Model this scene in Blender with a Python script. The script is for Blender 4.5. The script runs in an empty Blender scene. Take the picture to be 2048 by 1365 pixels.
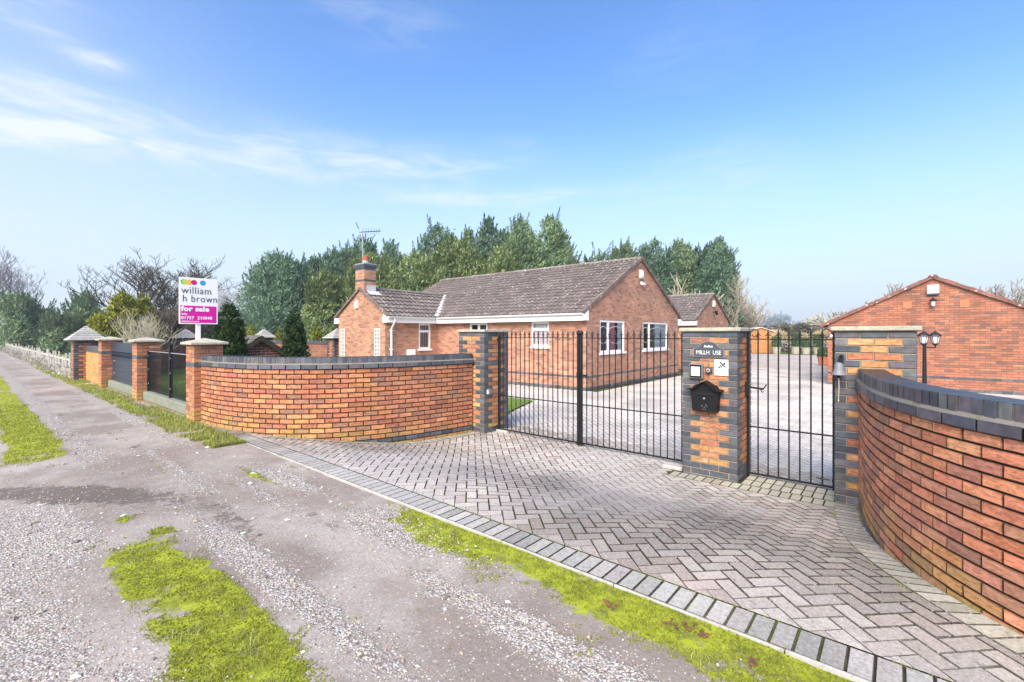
import bpy, bmesh, math, random
import numpy as np
from mathutils import Vector, noise as mnoise

random.seed(7); rng = np.random.default_rng(7)
R = math.radians
scene = bpy.context.scene
COL = scene.collection

# ------------------------------------------------------------------ camera, sky, sun, exposure
# x runs along the lane (to the right), y away from the lane, z up; the gate threshold is z = 0
EYE = 1.80
YAW = R(40.0)
FPX = 920.0
cam_d = bpy.data.cameras.new("camera")
cam = bpy.data.objects.new("camera", cam_d); COL.objects.link(cam)
cam_d.sensor_width = 36.0
cam_d.lens = FPX / 2048 * 36.0
cam_d.shift_y = -14.5 / 2048
cam_d.clip_start = 0.05
cam_d.clip_end = 6000
cam.location = (0, 0, EYE)
cam.rotation_euler = (R(90), 0, YAW)
scene.camera = cam
scene.view_settings.view_transform = 'Standard'
scene.view_settings.look = 'None'
scene.view_settings.gamma = 1
scene.view_settings.use_curve_mapping = False
scene.view_settings.exposure = 1.62

SUN_EL, SUN_AZ = R(40), R(163)      # azimuth clockwise from +y
sun_d = bpy.data.lights.new("sun", 'SUN'); sun_d.energy = 2.7; sun_d.angle = R(45)
sun_d.color = (1.0, 0.90, 0.76)
sun = bpy.data.objects.new("sun", sun_d); COL.objects.link(sun)
sdir = Vector((math.sin(SUN_AZ) * math.cos(SUN_EL), math.cos(SUN_AZ) * math.cos(SUN_EL), math.sin(SUN_EL)))
sun.rotation_euler = sdir.to_track_quat('Z', 'Y').to_euler()
sun.location = (20, -20, 40)

def bearing(px, dist):
    """plan position seen on the bearing of image column px at depth dist"""
    X = (px - 1024) / FPX * dist
    return (math.cos(YAW) * X - math.sin(YAW) * dist, math.sin(YAW) * X + math.cos(YAW) * dist)

world = bpy.data.worlds.new("World"); scene.world = world; world.use_nodes = True
wt = world.node_tree; wt.nodes.clear()
def WN(t, **k):
    n = wt.nodes.new(t)
    for a, b in k.items(): setattr(n, a, b)
    return n
def wmath(op, a, b=None, c=None):
    n = WN('ShaderNodeMath', operation=op)
    for i, s in enumerate((a, b, c)):
        if s is None: continue
        if isinstance(s, (int, float)): n.inputs[i].default_value = s
        else: wt.links.new(s, n.inputs[i])
    return n.outputs[0]
sky = WN('ShaderNodeTexSky', sky_type='NISHITA', sun_disc=False)
sky.sun_elevation = SUN_EL; sky.sun_rotation = SUN_AZ
sky.air_density = 1.0; sky.dust_density = 0.6; sky.ozone_density = 2.5; sky.altitude = 0
tc = WN('ShaderNodeTexCoord')
sep = WN('ShaderNodeSeparateXYZ'); wt.links.new(tc.outputs['Generated'], sep.inputs[0])
dx, dy, dz = sep.outputs
az = wmath('ARCTAN2', dx, dy)
el = wmath('ARCSINE', dz)
# cirrus streaks: (azimuth, elevation) of each bank of thin cloud, with its angular size and weight
cmb = WN('ShaderNodeCombineXYZ')
wt.links.new(wmath('MULTIPLY', az, 2.2), cmb.inputs[0]); wt.links.new(wmath('MULTIPLY', el, 11.0), cmb.inputs[1])
nz = WN('ShaderNodeTexNoise'); nz.inputs['Scale'].default_value = 3.0; nz.inputs['Detail'].default_value = 8; nz.inputs['Roughness'].default_value = 0.6
nz.inputs['Distortion'].default_value = 0.6
wt.links.new(cmb.outputs[0], nz.inputs['Vector'])
def streak(px, py, wpx, hpx, wgt):
    X = (px - 1024) / FPX; Z = (668 - py) / FPX
    s = math.cos(YAW) * X - math.sin(YAW); t = math.sin(YAW) * X + math.cos(YAW)
    a = math.atan2(s, t); e = math.atan2(Z, math.hypot(X, 1)); k = 1 / math.hypot(X, 1)
    wa = wpx / FPX * k * k; we = hpx / FPX * k
    u = wmath('DIVIDE', wmath('SUBTRACT', az, a), wa)
    tilt = wmath('MULTIPLY', wmath('SUBTRACT', az, a), 0.03)
    v = wmath('DIVIDE', wmath('SUBTRACT', wmath('SUBTRACT', el, e), tilt), we)
    q = wmath('ADD', wmath('MULTIPLY', u, u), wmath('MULTIPLY', v, v))
    return wmath('MULTIPLY', wmath('POWER', 2.718, wmath('MULTIPLY', q, -1)), wgt)
acc = None
for args in [(130, 268, 190, 20, 1.3), (20, 284, 160, 12, 0.6), (90, 190, 230, 32, 0.55), (195, 122, 60, 15, 0.9), (60, 25, 110, 40, 0.5),
             (560, 315, 330, 48, 0.7), (1000, 397, 190, 13, 0.85), (880, 330, 160, 22, 0.4), (800, 45, 120, 45, 0.2), (690, 10, 70, 20, 0.15), (1440, 325, 120, 36, 0.3),
             (1330, 400, 320, 40, 0.22), (1370, 90, 130, 60, 0.12), (1040, 290, 50, 14, 0.4)]:
    s_ = streak(*args); acc = s_ if acc is None else wmath('ADD', acc, s_)
mr = WN('ShaderNodeMapRange', interpolation_type='SMOOTHSTEP'); mr.inputs['From Min'].default_value = 0.36; mr.inputs['From Max'].default_value = 0.68
wt.links.new(nz.outputs['Fac'], mr.inputs['Value'])
cmask = wmath('MULTIPLY', acc, wmath('ADD', wmath('MULTIPLY', mr.outputs[0], 0.7), 0.2))
cmask = wmath('MINIMUM', wmath('ADD', cmask, wmath('ADD', streak(-150, 150, 800, 420, 0.26), streak(500, 420, 900, 160, 0.14))), 0.92)
# faint veil that whitens the low sky
veil = WN('ShaderNodeMapRange', interpolation_type='SMOOTHSTEP'); veil.inputs['From Min'].default_value = 0.42; veil.inputs['From Max'].default_value = 0.03
veil.inputs['To Min'].default_value = 0.0; veil.inputs['To Max'].default_value = 0.92
wt.links.new(dz, veil.inputs['Value'])
hsv = WN('ShaderNodeHueSaturation'); hsv.inputs['Saturation'].default_value = 1.2; hsv.inputs['Value'].default_value = 1.16; hsv.inputs['Hue'].default_value = 0.506
wt.links.new(sky.outputs[0], hsv.inputs['Color'])
m1 = WN('ShaderNodeMix', data_type='RGBA'); wt.links.new(veil.outputs[0], m1.inputs[0]); wt.links.new(hsv.outputs[0], m1.inputs[6]); m1.inputs[7].default_value = (2.6, 3.0, 3.5, 1)
m2 = WN('ShaderNodeMix', data_type='RGBA'); wt.links.new(cmask, m2.inputs[0]); wt.links.new(m1.outputs[2], m2.inputs[6]); m2.inputs[7].default_value = (3.5, 3.75, 3.85, 1)
bg = WN('ShaderNodeBackground'); bg.inputs['Strength'].default_value = 0.088
wt.links.new(m2.outputs[2], bg.inputs['Color'])
wo = WN('ShaderNodeOutputWorld'); wt.links.new(bg.outputs[0], wo.inputs[0])

# ------------------------------------------------------------------ helpers
def S(r, g, b):
    f = lambda c: ((c / 255) / 12.92 if c / 255 <= .04045 else ((c / 255 + .055) / 1.055) ** 2.4)
    return (f(r), f(g), f(b))
def jit(c, a=.12, h=.04):
    k = 1 + random.uniform(-a, a)
    return tuple(max(0, x * k * (1 + random.uniform(-h, h))) for x in c)
def mixc(a, b, t): return tuple(x * (1 - t) + y * t for x, y in zip(a, b))
def V(*a): return Vector(a)
def smooth(a, b, x):
    u = min(1, max(0, (x - a) / (b - a))); return u * u * (3 - 2 * u)

ROOT = {}
def tag(o, label=None, cat=None, group=None, kind=None):
    if label: o['label'] = label
    if cat: o['category'] = cat
    if group: o['group'] = group
    if kind: o['kind'] = kind
    return o
def empty(name, loc, label, cat, group=None, rz=0):
    o = bpy.data.objects.new(name, None); COL.objects.link(o)
    o.location = loc; o.rotation_euler = (0, 0, rz); o.empty_display_size = .2
    ROOT[o.name] = Vector(loc)
    return tag(o, label, cat, group)
def kids(o): return list(o.children)
def copy_tree(o, parent=None):
    c = o.copy(); COL.objects.link(c)
    if parent is not None: c.parent = parent
    for ch in kids(o): copy_tree(ch, c)
    return c

class MB:
    """collects faces (with a colour each) and links them as one mesh object"""
    def __init__(s): s.v = []; s.f = []; s.c = []; s.m = []; s.uv = []
    def poly(s, pts, col=(.5, .5, .5), m=0, uv=None):
        n = len(s.v); s.v += [tuple(p) for p in pts]; s.f.append(tuple(range(n, n + len(pts)))); s.c.append(col); s.m.append(m)
        s.uv.append(uv)
    def mesh(s, vs, fs, col, m=0):
        n = len(s.v); s.v += [tuple(p) for p in vs]
        for f in fs: s.f.append(tuple(i + n for i in f)); s.c.append(col); s.m.append(m); s.uv.append(None)
    def box(s, x0, x1, y0, y1, z0, z1, col=(.5, .5, .5), m=0):
        vs = [(x0, y0, z0), (x1, y0, z0), (x1, y1, z0), (x0, y1, z0), (x0, y0, z1), (x1, y0, z1), (x1, y1, z1), (x0, y1, z1)]
        s.mesh(vs, [(0, 3, 2, 1), (4, 5, 6, 7), (0, 1, 5, 4), (1, 2, 6, 5), (2, 3, 7, 6), (3, 0, 4, 7)], col, m)
    def obox(s, o, ax, ay, az, col=(.5, .5, .5), m=0):
        o, ax, ay, az = Vector(o), Vector(ax), Vector(ay), Vector(az)
        vs = [o, o + ax, o + ax + ay, o + ay, o + az, o + ax + az, o + ax + ay + az, o + ay + az]
        fs = [(0, 3, 2, 1), (4, 5, 6, 7), (0, 1, 5, 4), (1, 2, 6, 5), (2, 3, 7, 6), (3, 0, 4, 7)]
        if ax.cross(ay).dot(az) < 0: fs = [f[::-1] for f in fs]
        s.mesh(vs, fs, col, m)
    def bbox(s, x0, x1, y0, y1, z0, z1, b=.006, col=(.5, .5, .5), m=0):
        """box with all top and bottom edges chamfered (an eight-sided outline in plan)"""
        def ring(i, z): return [(x0 + i + b, y0 + i, z), (x1 - i - b, y0 + i, z), (x1 - i, y0 + i + b, z), (x1 - i, y1 - i - b, z), (x1 - i - b, y1 - i, z), (x0 + i + b, y1 - i, z), (x0 + i, y1 - i - b, z), (x0 + i, y0 + i + b, z)]
        vs = ring(b, z0) + ring(0, z0 + b) + ring(0, z1 - b) + ring(b, z1)
        fs = [tuple(range(7, -1, -1)), tuple(range(24, 32))]
        for k in range(3):
            for i in range(8): fs.append((k * 8 + i, k * 8 + (i + 1) % 8, k * 8 + 8 + (i + 1) % 8, k * 8 + 8 + i))
        s.mesh(vs, fs, col, m)
    def brick(s, o, ax, ay, L, D, H, col, ch=.005, m=0, end=1.0):
        """a brick: o front lower left corner, ax along, ay into the wall; face edges chamfered and a little uneven"""
        az = V(0, 0, 1); o = Vector(o)
        j = lambda: random.uniform(-.0012, .0012)
        dep = random.uniform(-.0025, .002)
        P = lambda a, d, h: o + ax * a + ay * (d + dep) + az * h
        vs = [P(0, D, 0), P(L, D, 0), P(L, D, H), P(0, D, H), P(0, ch, 0), P(L, ch, 0), P(L, ch, H), P(0, ch, H)]
        c2 = ch
        vs += [P(c2 + j(), j(), c2 + j()), P(L - c2 + j(), j(), c2 + j()), P(L - c2 + j(), j(), H - c2 + j()), P(c2 + j(), j(), H - c2 + j())]
        fs = [(8, 9, 10, 11), (4, 5, 9, 8), (5, 6, 10, 9), (6, 7, 11, 10), (7, 4, 8, 11), (4, 0, 1, 5), (5, 1, 2, 6), (6, 2, 3, 7), (7, 3, 0, 4)]
        if ax.cross(ay).z > 0: pass
        else: fs = [f[::-1] for f in fs]
        s.mesh(vs, [], col, m); b_ = len(s.v) - 12
        for i, f in enumerate(fs):   # the arrises and bed faces are coloured darker than the front so joints read dark
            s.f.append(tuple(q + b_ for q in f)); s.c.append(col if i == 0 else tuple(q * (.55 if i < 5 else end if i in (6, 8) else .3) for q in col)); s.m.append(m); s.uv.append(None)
    def tube(s, p0, p1, r0, r1=None, n=8, col=(.5, .5, .5), m=0, cap=True):
        p0, p1 = Vector(p0), Vector(p1); r1 = r0 if r1 is None else r1
        d = (p1 - p0).normalized(); a = d.orthogonal().normalized(); b = d.cross(a)
        vs = []
        for p, r in ((p0, r0), (p1, r1)):
            for i in range(n):
                t = 2 * math.pi * i / n; vs.append(p + a * (r * math.cos(t)) + b * (r * math.sin(t)))
        fs = [(i, (i + 1) % n, n + (i + 1) % n, n + i) for i in range(n)]
        if cap: fs += [tuple(range(n - 1, -1, -1)), tuple(range(n, 2 * n))]
        s.mesh(vs, fs, col, m)
    def path(s, pts, r, n=6, col=(.5, .5, .5), m=0):
        for a, b in zip(pts[:-1], pts[1:]): s.tube(a, b, r, r, n, col, m)
    def lathe(s, c, prof, n=16, col=(.5, .5, .5), m=0):
        c = Vector(c); vs = []; k = len(prof)
        for r, z in prof:
            for i in range(n):
                t = 2 * math.pi * i / n; vs.append(c + V(r * math.cos(t), r * math.sin(t), z))
        fs = []
        for j in range(k - 1):
            for i in range(n): fs.append((j * n + i, j * n + (i + 1) % n, (j + 1) * n + (i + 1) % n, (j + 1) * n + i))
        fs += [tuple(range(n - 1, -1, -1)), tuple(range((k - 1) * n, k * n))]
        s.mesh(vs, fs, col, m)
    def prism(s, outline, o, ax, az, depth, col=(.5, .5, .5), m=0):
        """outline [(a, z)] in the plane ax/az at o, pushed by the vector depth"""
        o, ax, az, depth = Vector(o), Vector(ax), Vector(az), Vector(depth); n = len(outline)
        f = [o + ax * a + az * z for a, z in outline]; vs = f + [p + depth for p in f]
        fs = [tuple(range(n)), tuple(range(2 * n - 1, n - 1, -1))] + [(i, n + i, n + (i + 1) % n, (i + 1) % n) for i in range(n)]
        s.mesh(vs, fs, col, m)
    def build(s, name, mats, parent=None, smooth=False, local=False, loc=None):
        me = bpy.data.meshes.new(name)
        vs = np.array(s.v, dtype=np.float64).reshape(-1, 3)
        if parent is not None and not local:
            r = parent
            while r.parent is not None: r = r.parent
            vs = vs - np.array(ROOT[r.name])
        me.from_pydata(vs.tolist(), [], s.f)
        if not isinstance(mats, (list, tuple)): mats = [mats]
        for m in mats: me.materials.append(m)
        cnt = np.array([len(f) for f in s.f])
        cols = np.repeat(np.array([(c[0], c[1], c[2], 1) for c in s.c], dtype=np.float32), cnt, axis=0)
        at = me.attributes.new('col', 'FLOAT_COLOR', 'CORNER'); at.data.foreach_set('color', cols.ravel())
        if any(u is not None for u in s.uv):
            ul = me.uv_layers.new(name='UVMap'); arr = []
            for f, u in zip(s.f, s.uv): arr += list(u) if u is not None else [(0, 0)] * len(f)
            ul.data.foreach_set('uv', np.array(arr, dtype=np.float32).ravel())
        if len(mats) > 1: me.polygons.foreach_set('material_index', np.array(s.m, dtype=np.int32))
        if smooth: me.polygons.foreach_set('use_smooth', np.ones(len(s.f), dtype=bool))
        me.update()
        o = bpy.data.objects.new(name, me); COL.objects.link(o)
        if parent is not None: o.parent = parent
        if loc is not None: o.location = loc
        if parent is None: ROOT[o.name] = Vector((0, 0, 0))
        return o

def np_mesh(name, vs, fs, cols, mat_, parent=None, smooth=False):
    """fast mesh from arrays: vs (n,3), fs (m,k) all the same size, cols (m,3)"""
    me = bpy.data.meshes.new(name); n, (m, k) = len(vs), fs.shape
    me.vertices.add(n); me.vertices.foreach_set('co', np.asarray(vs, dtype=np.float32).ravel())
    me.loops.add(m * k); me.loops.foreach_set('vertex_index', fs.astype(np.int32).ravel())
    me.polygons.add(m); me.polygons.foreach_set('loop_start', np.arange(0, m * k, k, dtype=np.int32))
    me.update(calc_edges=True)
    c4 = np.concatenate([np.repeat(cols, k, axis=0), np.ones((m * k, 1))], axis=1).astype(np.float32)
    at = me.attributes.new('col', 'FLOAT_COLOR', 'CORNER'); at.data.foreach_set('color', c4.ravel())
    if smooth: me.polygons.foreach_set('use_smooth', np.ones(m, dtype=bool))
    else: me.polygons.foreach_set('use_smooth', np.zeros(m, dtype=bool))
    me.materials.append(mat_); me.validate()
    o = bpy.data.objects.new(name, me); COL.objects.link(o)
    if parent is not None: o.parent = parent
    return o

# ------------------------------------------------------------------ materials
class NT:
    def __init__(s, name, rough=.8, spec=.3):
        s.m = bpy.data.materials.new(name); s.m.use_nodes = True; s.t = s.m.node_tree; s.t.nodes.clear()
        s.out = s.n('ShaderNodeOutputMaterial'); s.b = s.n('ShaderNodeBsdfPrincipled')
        s.b.inputs['Roughness'].default_value = rough; s.b.inputs['Specular IOR Level'].default_value = spec
        s.l(s.b.outputs[0], s.out.inputs[0])
    def n(s, t, **k):
        x = s.t.nodes.new(t)
        for a, b in k.items(): setattr(x, a, b)
        return x
    def l(s, a, b): s.t.links.new(a, b)
    def set(s, inp, v):
        if isinstance(v, (int, float)): inp.default_value = v
        elif isinstance(v, tuple): inp.default_value = v if len(v) == 4 or inp.type == 'VECTOR' else (*v, 1)
        else: s.l(v, inp)
    def math(s, op, a, b=0.0, clamp=False):
        x = s.n('ShaderNodeMath', operation=op, use_clamp=clamp); s.set(x.inputs[0], a); s.set(x.inputs[1], b); return x.outputs[0]
    def mix(s, f, a, b, bt='MIX'):
        x = s.n('ShaderNodeMix', data_type='RGBA', blend_type=bt); s.set(x.inputs[0], f); s.set(x.inputs[6], a); s.set(x.inputs[7], b); return x.outputs[2]
    def obj(s): return s.n('ShaderNodeTexCoord').outputs['Object']
    def pos(s): return s.n('ShaderNodeNewGeometry').outputs['Position']
    def attr(s, name='col'): return s.n('ShaderNodeAttribute', attribute_name=name)
    def noise(s, scale, detail=4, rough=.55, vec=None, dist=0):
        x = s.n('ShaderNodeTexNoise'); x.inputs['Scale'].default_value = scale; x.inputs['Detail'].default_value = detail; x.inputs['Roughness'].default_value = rough; x.inputs['Distortion'].default_value = dist
        s.l(vec if vec is not None else s.pos(), x.inputs['Vector']); return x.outputs['Fac']
    def voro(s, scale, vec=None, feature='F1'):
        x = s.n('ShaderNodeTexVoronoi', feature=feature); x.inputs['Scale'].default_value = scale
        s.l(vec if vec is not None else s.pos(), x.inputs['Vector']); return x
    def rng(s, v, a, b, c=0.0, d=1.0, smooth=True):
        x = s.n('ShaderNodeMapRange', interpolation_type='SMOOTHSTEP' if smooth else 'LINEAR')
        s.l(v, x.inputs['Value'])
        for k, q in zip(('From Min', 'From Max', 'To Min', 'To Max'), (a, b, c, d)): x.inputs[k].default_value = q
        return x.outputs[0]
    def ramp(s, v, stops):
        x = s.n('ShaderNodeValToRGB'); s.l(v, x.inputs[0]); e = x.color_ramp.elements
        while len(e) < len(stops): e.new(.5)
        for q, (p, c) in zip(e, stops): q.position = p; q.color = (*c, 1)
        return x.outputs[0]
    def bump(s, h, strength=.3, dist=.01):
        x = s.n('ShaderNodeBump'); x.inputs['Strength'].default_value = strength; x.inputs['Distance'].default_value = dist
        s.l(h, x.inputs['Height']); s.l(x.outputs[0], s.b.inputs['Normal'])
    def base(s, c): s.set(s.b.inputs['Base Color'], c)
    def rough(s, v): s.set(s.b.inputs['Roughness'], v)

def attr_mat(name, rough=.8, spec=.3, amt=.25, scale=14, bump=.3, bscale=60, bdist=.004, detail=5):
    q = NT(name, rough, spec); a = q.attr()
    n1 = q.noise(scale, detail, .6); k = q.rng(n1, .3, .7, 1 - amt, 1 + amt, False)
    q.base(q.mix(1.0, a.outputs['Color'], k, 'MULTIPLY')); q.bump(q.noise(bscale, 4, .6), bump, bdist)
    return q.m
def flat_mat(name, c, rough=.5, spec=.4, amt=.12, scale=9, metal=0, bump=.0, bscale=80):
    q = NT(name, rough, spec); n1 = q.noise(scale, 4, .6)
    q.base(q.mix(n1, tuple(x * (1 - amt) for x in c), tuple(x * (1 + amt) for x in c)))
    q.rough(q.rng(q.noise(scale * 3, 3), .3, .7, rough * .85, min(1, rough * 1.15), False))
    q.b.inputs['Metallic'].default_value = metal
    if bump: q.bump(q.noise(bscale, 4, .6), bump, .003)
    return q.m

M = {}
def brick_face(name):
    q = NT(name, .85, .25); a = q.attr(); p = q.pos()
    big = q.noise(5, 4, .6); fine = q.noise(70, 5, .7); mid = q.noise(22, 5, .65, dist=.6)
    c = q.mix(1.0, a.outputs['Color'], q.rng(mid, .28, .72, .84, 1.18, False), 'MULTIPLY')
    c = q.mix(q.rng(q.noise(16, 5, .6, dist=1.0), .60, .74, 0, .38), c, q.mix(1.0, a.outputs['Color'], (.42, .40, .46), 'MULTIPLY'))
    c = q.mix(q.rng(fine, .62, .78, 0, .30), c, (.62, .50, .42)); c = q.mix(q.rng(q.noise(1.7, 6, .7, dist=.4), .56, .74, 0, .28), c, (.24, .20, .15)); c = q.mix(q.rng(q.noise(2.6, 6, .7), .60, .76, 0, .30), c, (.52, .44, .37))
    cr = q.n('ShaderNodeTexNoise'); cr.inputs['Scale'].default_value = 26; cr.inputs['Detail'].default_value = 6; cr.inputs['Roughness'].default_value = .68
    mp = q.n('ShaderNodeMapping'); mp.inputs['Scale'].default_value = (.55, .55, 2.2); q.l(p, mp.inputs[0]); q.l(mp.outputs[0], cr.inputs['Vector'])
    crs = q.rng(cr.outputs['Fac'], .50, .56, 0, 1)
    crs = q.math('MULTIPLY', crs, q.rng(cr.outputs['Fac'], .56, .62, 1, 0)); c = q.mix(q.math('MULTIPLY', crs, .5), c, q.mix(1.0, a.outputs['Color'], (.55, .42, .36), 'MULTIPLY')); q.base(c)
    q.bump(q.math('ADD', q.math('SUBTRACT', cr.outputs['Fac'], q.math('MULTIPLY', crs, .3)), q.math('MULTIPLY', fine, .35)), .8, .009)
    return q.m
M['brick'] = brick_face('brick_face')
M['blue_brick'] = attr_mat('blue_brick', .42, .45, .3, 18, .25, 50, .004)
def mortar(name, c, moss=.0):
    q = NT(name, .95, .1); f = q.noise(40, 5, .7)
    col = q.mix(f, tuple(x * .7 for x in c), tuple(x * 1.25 for x in c))
    if moss: col = q.mix(q.rng(q.noise(6, 4), .5, .7, 0, moss), col, (.10, .12, .03))
    q.base(col); q.bump(f, .5, .005); return q.m
M['mortar_dark'] = mortar('dark_mortar', (.030, .026, .023), .2)
M['mortar_pale'] = mortar('pale_mortar', (.32, .27, .20), .3)

def wall_bricks(name, pal, mort, stain=.3, band_z=None):
    """brickwork for house walls; UV in metres"""
    q = NT(name, .85, .25); uv = q.n('ShaderNodeTexCoord').outputs['UV']
    br = q.n('ShaderNodeTexBrick', offset=.5, squash=1.0)
    br.inputs['Scale'].default_value = 1; br.inputs['Brick Width'].default_value = .225; br.inputs['Row Height'].default_value = .075
    br.inputs['Mortar Size'].default_value = .0055; br.inputs['Mortar Smooth'].default_value = .3; br.inputs['Bias'].default_value = 0
    br.inputs['Color1'].default_value = (0, 0, 0, 1); br.inputs['Color2'].default_value = (1, 1, 1, 1); br.inputs['Mortar'].default_value = (.5, .5, .5, 1)
    q.l(uv, br.inputs['Vector'])
    c = q.ramp(br.outputs['Color'], [(i / (len(pal) - 1), p) for i, p in enumerate(pal)])
    dist = q.n('ShaderNodeMapping'); q.l(uv, dist.inputs[0])
    c = q.mix(1.0, c, q.rng(q.noise(1.1, 5, .6, uv), .3, .7, .75, 1.22, False), 'MULTIPLY')
    c = q.mix(1.0, c, q.rng(q.noise(30, 4, .6, uv), .3, .7, .82, 1.18, False), 'MULTIPLY')
    c = q.mix(q.rng(q.noise(.7, 5, .65, uv, .5), .52, .75, 0, stain), c, (.42, .36, .22))
    c = q.mix(br.outputs['Fac'], c, mort)
    q.base(c)
    h = q.math('SUBTRACT', q.math('MULTIPLY', q.noise(60, 4, .6, uv), .3), br.outputs['Fac'])
    q.bump(h, .8, .008); return q.m
PAL = [S(140, 96, 78), S(178, 126, 100), S(190, 136, 108), S(170, 120, 96), S(196, 146, 116), S(146, 106, 90), S(184, 130, 102)]
M['house_brick'] = wall_bricks('house_brick', PAL, (.34, .28, .23), .35)
M['garage_brick'] = wall_bricks('garage_brick', [S(160, 102, 78), S(172, 110, 82), S(136, 92, 76), S(164, 104, 80), S(112, 86, 76), S(174, 116, 88), S(152, 96, 74)], (.12, .092, .076), .15)
M['shed_brick'] = wall_bricks('outbuilding_brick', [S(96, 50, 44), S(112, 58, 48), S(104, 54, 46)], (.42, .36, .31), .1)
M['old_wall'] = wall_bricks('old_wall_brick', [S(130, 84, 66), S(156, 100, 76), S(120, 84, 70), S(164, 110, 82)], (.2, .17, .13), .4)
M['yellow_wall'] = wall_bricks('mossy_wall_brick', [S(186, 140, 84), S(198, 150, 90), S(176, 128, 78)], (.22, .18, .11), .35)

def tiles(name, c, lich):
    q = NT(name, .85, .25); a = q.attr()
    k = q.rng(q.noise(1.6, 5, .65), .3, .7, .75, 1.25, False)
    col = q.mix(1.0, a.outputs['Color'], k, 'MULTIPLY')
    v = q.voro(7.5); sp = q.math('MULTIPLY', q.rng(v.outputs['Distance'], .16, .34, 1, 0), q.rng(v.outputs['Color'], .50, .56, 0, 1))
    sp = q.math('MULTIPLY', sp, q.rng(q.noise(26, 4, .7), .38, .56, 0, 1))
    col = q.mix(q.math('MULTIPLY', sp, lich * .8), col, (.62, .60, .55))
    col = q.mix(q.rng(q.noise(14, 5, .7), .56, .72, 0, .35), col, (.36, .32, .27))
    q.base(col); q.bump(q.noise(90, 4), .3, .003); return q.m
M['tile'] = tiles('roof_tile', None, .95)
M['white'] = flat_mat('white_upvc', (.80, .80, .79), .35, .4, .03)
M['stone_cap'] = None
def stone(name, c1, c2, c3):
    q = NT(name, .92, .2); f = q.noise(9, 6, .7); g = q.noise(38, 5, .7)
    col = q.mix(q.rng(f, .35, .65), c1, c2); col = q.mix(q.rng(g, .58, .68, 0, .8), col, c3)
    q.base(col); q.bump(q.noise(50, 6, .7), .6, .008); return q.m
M['stone_cap'] = stone('weathered_stone', (.46, .43, .33), (.34, .32, .26), (.09, .08, .06))
M['concrete'] = stone('mossy_concrete', (.24, .25, .20), (.18, .20, .15), (.10, .12, .06))
M['grey_concrete'] = stone('grey_concrete', (.42, .41, .38), (.34, .33, .31), (.22, .21, .19))
M['black_metal'] = flat_mat('black_metal', (.009, .009, .010), .45, .35, .3, 30)
M['navy_metal'] = flat_mat('navy_sheet_metal', (.022, .034, .052), .42, .5, .3, 12)
M['black_plastic'] = flat_mat('black_cast_metal', (.006, .006, .007), .55, .25, .3, 40, bump=.2)
M['grey_metal'] = flat_mat('galvanised_metal', (.42, .43, .44), .45, .5, .15, 30, metal=.6)
M['lead'] = flat_mat('lead_flashing', (.50, .51, .52), .6, .3, .2, 8)
M['timber_dark'] = flat_mat('dark_timber', (.045, .036, .028), .8, .2, .3, 12)
M['shed_wood'] = flat_mat('orange_shed_wood', (.46, .21, .075), .75, .2, .22, 6, bump=.3)
M['grey_wood'] = flat_mat('bleached_wood', (.58, .55, .48), .9, .1, .3, 10, bump=.4)
M['terracotta'] = flat_mat('terracotta', (.46, .17, .085), .8, .2, .2, 14)
M['red_clay'] = flat_mat('red_clay_pot', (.42, .10, .065), .75, .2, .2, 14)
M['plaque'] = flat_mat('grey_cast_plaque', (.055, .062, .072), .5, .4, .15, 30)
M['plaque_edge'] = flat_mat('plaque_rim', (.17, .18, .19), .5, .4, .15, 30)
M['sign_white'] = flat_mat('sign_white', (.82, .82, .83), .5, .3, .03)
M['sign_pink'] = flat_mat('sign_magenta', (.62, .008, .30), .5, .3, .04)
M['ink'] = flat_mat('sign_ink', (.012, .014, .022), .5, .3, .05)
for nm, c in (('green', (.05, .36, .06)), ('lime', (.42, .66, .10)), ('orange', (.80, .34, .05)), ('amber', (.82, .50, .10)), ('cerise', (.58, .015, .13)), ('blue', (.05, .30, .58))):
    M['dot_' + nm] = flat_mat('sign_dot_' + nm, c, .5, .3, .03)
M['pane_light'] = flat_mat('frosted_panel', (.62, .60, .48), .3, .5, .12, 14)
M['lantern_glass'] = flat_mat('lantern_glass', (.72, .72, .70), .25, .5, .08)
M['blue_plastic'] = flat_mat('dark_blue_plastic', (.03, .045, .12), .4, .4, .1)
M['rope'] = flat_mat('bell_rope', (.5, .44, .32), .9, .1, .15)
M['dark'] = flat_mat('dark_interior', (.02, .019, .018), .9, .1, .2)
def glass():
    q = NT('window_glass'); t = q.t; tr = q.n('ShaderNodeBsdfTransparent'); tr.inputs[0].default_value = (.96, .98, .98, 1)
    g = q.n('ShaderNodeBsdfGlossy'); g.inputs['Roughness'].default_value = .03; g.inputs[0].default_value = (.8, .85, .9, 1)
    fr = q.n('ShaderNodeFresnel'); fr.inputs['IOR'].default_value = 1.5
    mx = q.n('ShaderNodeMixShader'); q.l(q.math('ADD', fr.outputs[0], .02), mx.inputs[0]); q.l(tr.outputs[0], mx.inputs[1]); q.l(g.outputs[0], mx.inputs[2])
    q.l(mx.outputs[0], q.out.inputs[0]); return q.m
M['glass'] = glass()
M['fabric'] = attr_mat('curtain_fabric', .9, .1, .1, 20, .1, 60)
M['bark'] = attr_mat('bark', .95, .1, .3, 8, .5, 30, .01)
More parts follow.
